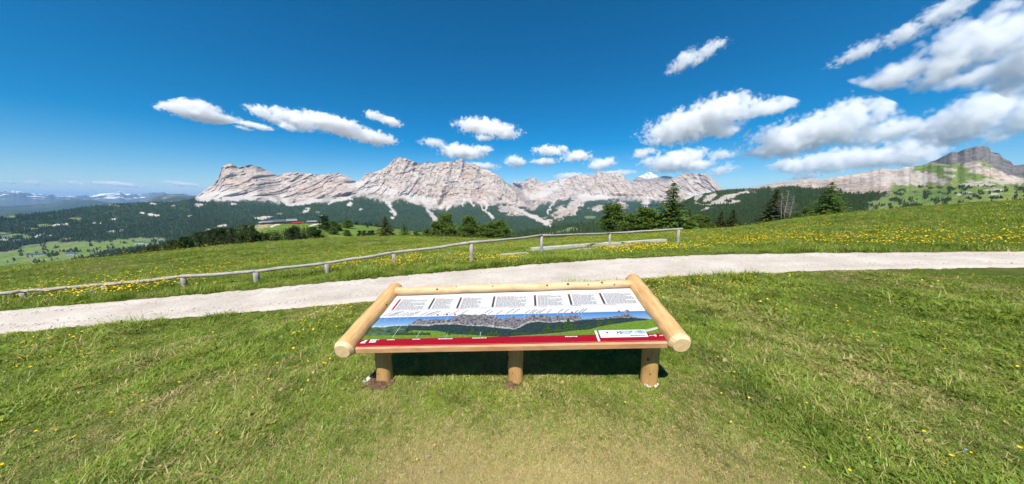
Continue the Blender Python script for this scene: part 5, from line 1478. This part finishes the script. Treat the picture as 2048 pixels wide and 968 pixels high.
def near_d(x, y):
    az = np.arctan2(x, y); d = rho_lo(az) - np.hypot(x, y)
    return (d > 0) * (.9 * np.exp(-np.maximum(d, 0) / .8) + .10 * np.exp(-np.maximum(d, 0) / 3)) * sstep(.36, .60, fbm(x * .7, y * .7, 0, 3, 61)) * (np.hypot(x, y) > 2.2) * ~((np.abs(x) < 2.0) & (y < 3.4))
def far_d(x, y):
    az = np.arctan2(x, y); r = np.hypot(x, y); d = r - rho_up(az)
    band_ = np.exp(-((d - 1.0) / 1.1) ** 2) * 1.9 + np.exp(-np.maximum(d, 0) / 9) * 1.2 * sstep(.2, .7, az) + .18
    return (d > .15) * band_ * sstep(.36, .62, fbm(x * .45, y * .45, 0, 4, 62))
flowers('yellow_flowers_by_path', 42000, 2.6, 10, near_d, 71, .9, 1.4, FY)
flowers('yellow_flowers_in_meadow', 150000, 5, 70, far_d, 72, .8, 1.25, FT, .026)
flowers('blue_flowers_in_meadow', 4500, 4, 40, lambda x, y: far_d(x, y) * (np.arctan2(x, y) < .25), 73, .9, 1.3, [FBT], .022)
# the nearest flowers one can pick out singly
g = np.random.default_rng(74); cnt = 0
while cnt < 90:
    px, py = g.uniform(-20, 2070), 570 + 400 * g.random() ** 1.6
    if 660 < px < 1390 and py < 800: continue
    if abs(px - 1024) < 420 and g.random() < .75: continue
    P = hit(px, py)
    if path_mask(np.array([P.x]), np.array([P.y]))[0] or math.hypot(P.x, P.y) > 7: continue
    blue = cnt % 15 == 7
    o = link('blue_flower' if blue else 'yellow_flower', FB if blue else FY[cnt % 3], None, None, 'tiny blue flower scattered in the mown grass' if blue else 'small yellow flower scattered singly in the mown grass', 'flower', 'single blue flowers in the turf' if blue else 'single yellow flowers in the turf')
    o.location = P; s_ = g.uniform(.65, 1.0); o.scale = (s_, s_, s_ * .9); o.rotation_euler = (g.normal(0, .3), g.normal(0, .3), g.uniform(0, 6)); cnt += 1

# loose stones on the path
M_STONE = mat_plain('limestone_pebble', (0.52, 0.47, 0.42), .9, .1, .25, 30)
def pebble(seed):
    bm = bmesh.new(); bmesh.ops.create_icosphere(bm, subdivisions=1, radius=1); g_ = random.Random(seed)
    for v in bm.verts: v.co = Vector((v.co.x * 1.2, v.co.y, v.co.z * .65)) * g_.uniform(.75, 1.15)
    return bm_mesh('pebble', bm, M_STONE, False)
x, y, g = scatter_points(60000, 3, 20, seed=81)
ok = path_mask(x, y); x, y = x[ok], y[ok]
az = np.arctan2(x, y); sfrac = (np.hypot(x, y) - np.interp(az, paz, rl)) / (np.interp(az, paz, ru) - np.interp(az, paz, rl))
N = len(x); zz = ground_z(x, y) + .028 * np.minimum(1, np.minimum(sfrac, 1 - sfrac) * 9) - .012
gn_scatter('loose_gravel', np.stack([x, y, zz], 1), .003 + .010 * g.random(N) ** 4 + .0012 * np.hypot(x, y) * .3, np.stack([g.normal(0, .3, N), g.normal(0, .3, N), g.uniform(0, 6.28, N)], 1), np.zeros(N), g.integers(0, 4, N), [pebble(k) for k in range(4)])

# dug earth and concrete crumbs at the feet of the posts
M_EARTH = mat_plain('dug_earth', (0.13, 0.080, 0.05), .95, .05, .45, 25)
M_CRUMB = mat_plain('concrete_crumbs', (0.55, 0.53, 0.50), .9, .1, .15, 25)
def clods(name, c, spread, n, rmin, rmax, mat, seed, label, cat):
    g_ = random.Random(seed); bm = bmesh.new()
    for k in range(n):
        a = g_.uniform(0, 6.28); r = spread * math.sqrt(g_.random()) * .9; s_ = g_.uniform(rmin, rmax) * (1.2 - r / spread * .6)
        x_, y_ = c[0] + math.cos(a) * r * 1.2, c[1] + math.sin(a) * r
        m_ = Matrix.Translation((x_ - c[0], y_ - c[1], float(ground_z(x_, y_)) - c[2] + s_ * .15))
        gg = bmesh.ops.create_icosphere(bm, subdivisions=2, radius=s_, matrix=m_)
        for v in gg['verts']: v.co += Vector((g_.uniform(-1, 1), g_.uniform(-1, 1), g_.uniform(-1, 1))) * s_ * .22; 
    o = link(name, bm_mesh(name, bm, mat, False), None, 'stuff', label, cat); o.location = c
for px, py, sp, n_, lab, sd in ((757, 770, .12, 40, 'dark dug earth heaped at the left table post', 1), (1030, 775, .12, 36, 'dark dug earth at the middle table post', 2), (880, 782, .03, 5, 'small dark clod in the grass before the table', 3)):
    P = hit(px, py); clods('dug_earth', P, sp, n_, .018, .046, M_EARTH, sd, lab, 'earth')
for px, py, sp, lab, sd in ((738, 760, .05, 'pale concrete crumbs left of the left table post', 4), (1300, 768, .06, 'pale concrete crumbs at the foot of the right table post', 5)):
    P = hit(px, py); clods('concrete_crumbs', P, sp, 16, .014, .028, M_CRUMB, sd, lab, 'rubble')
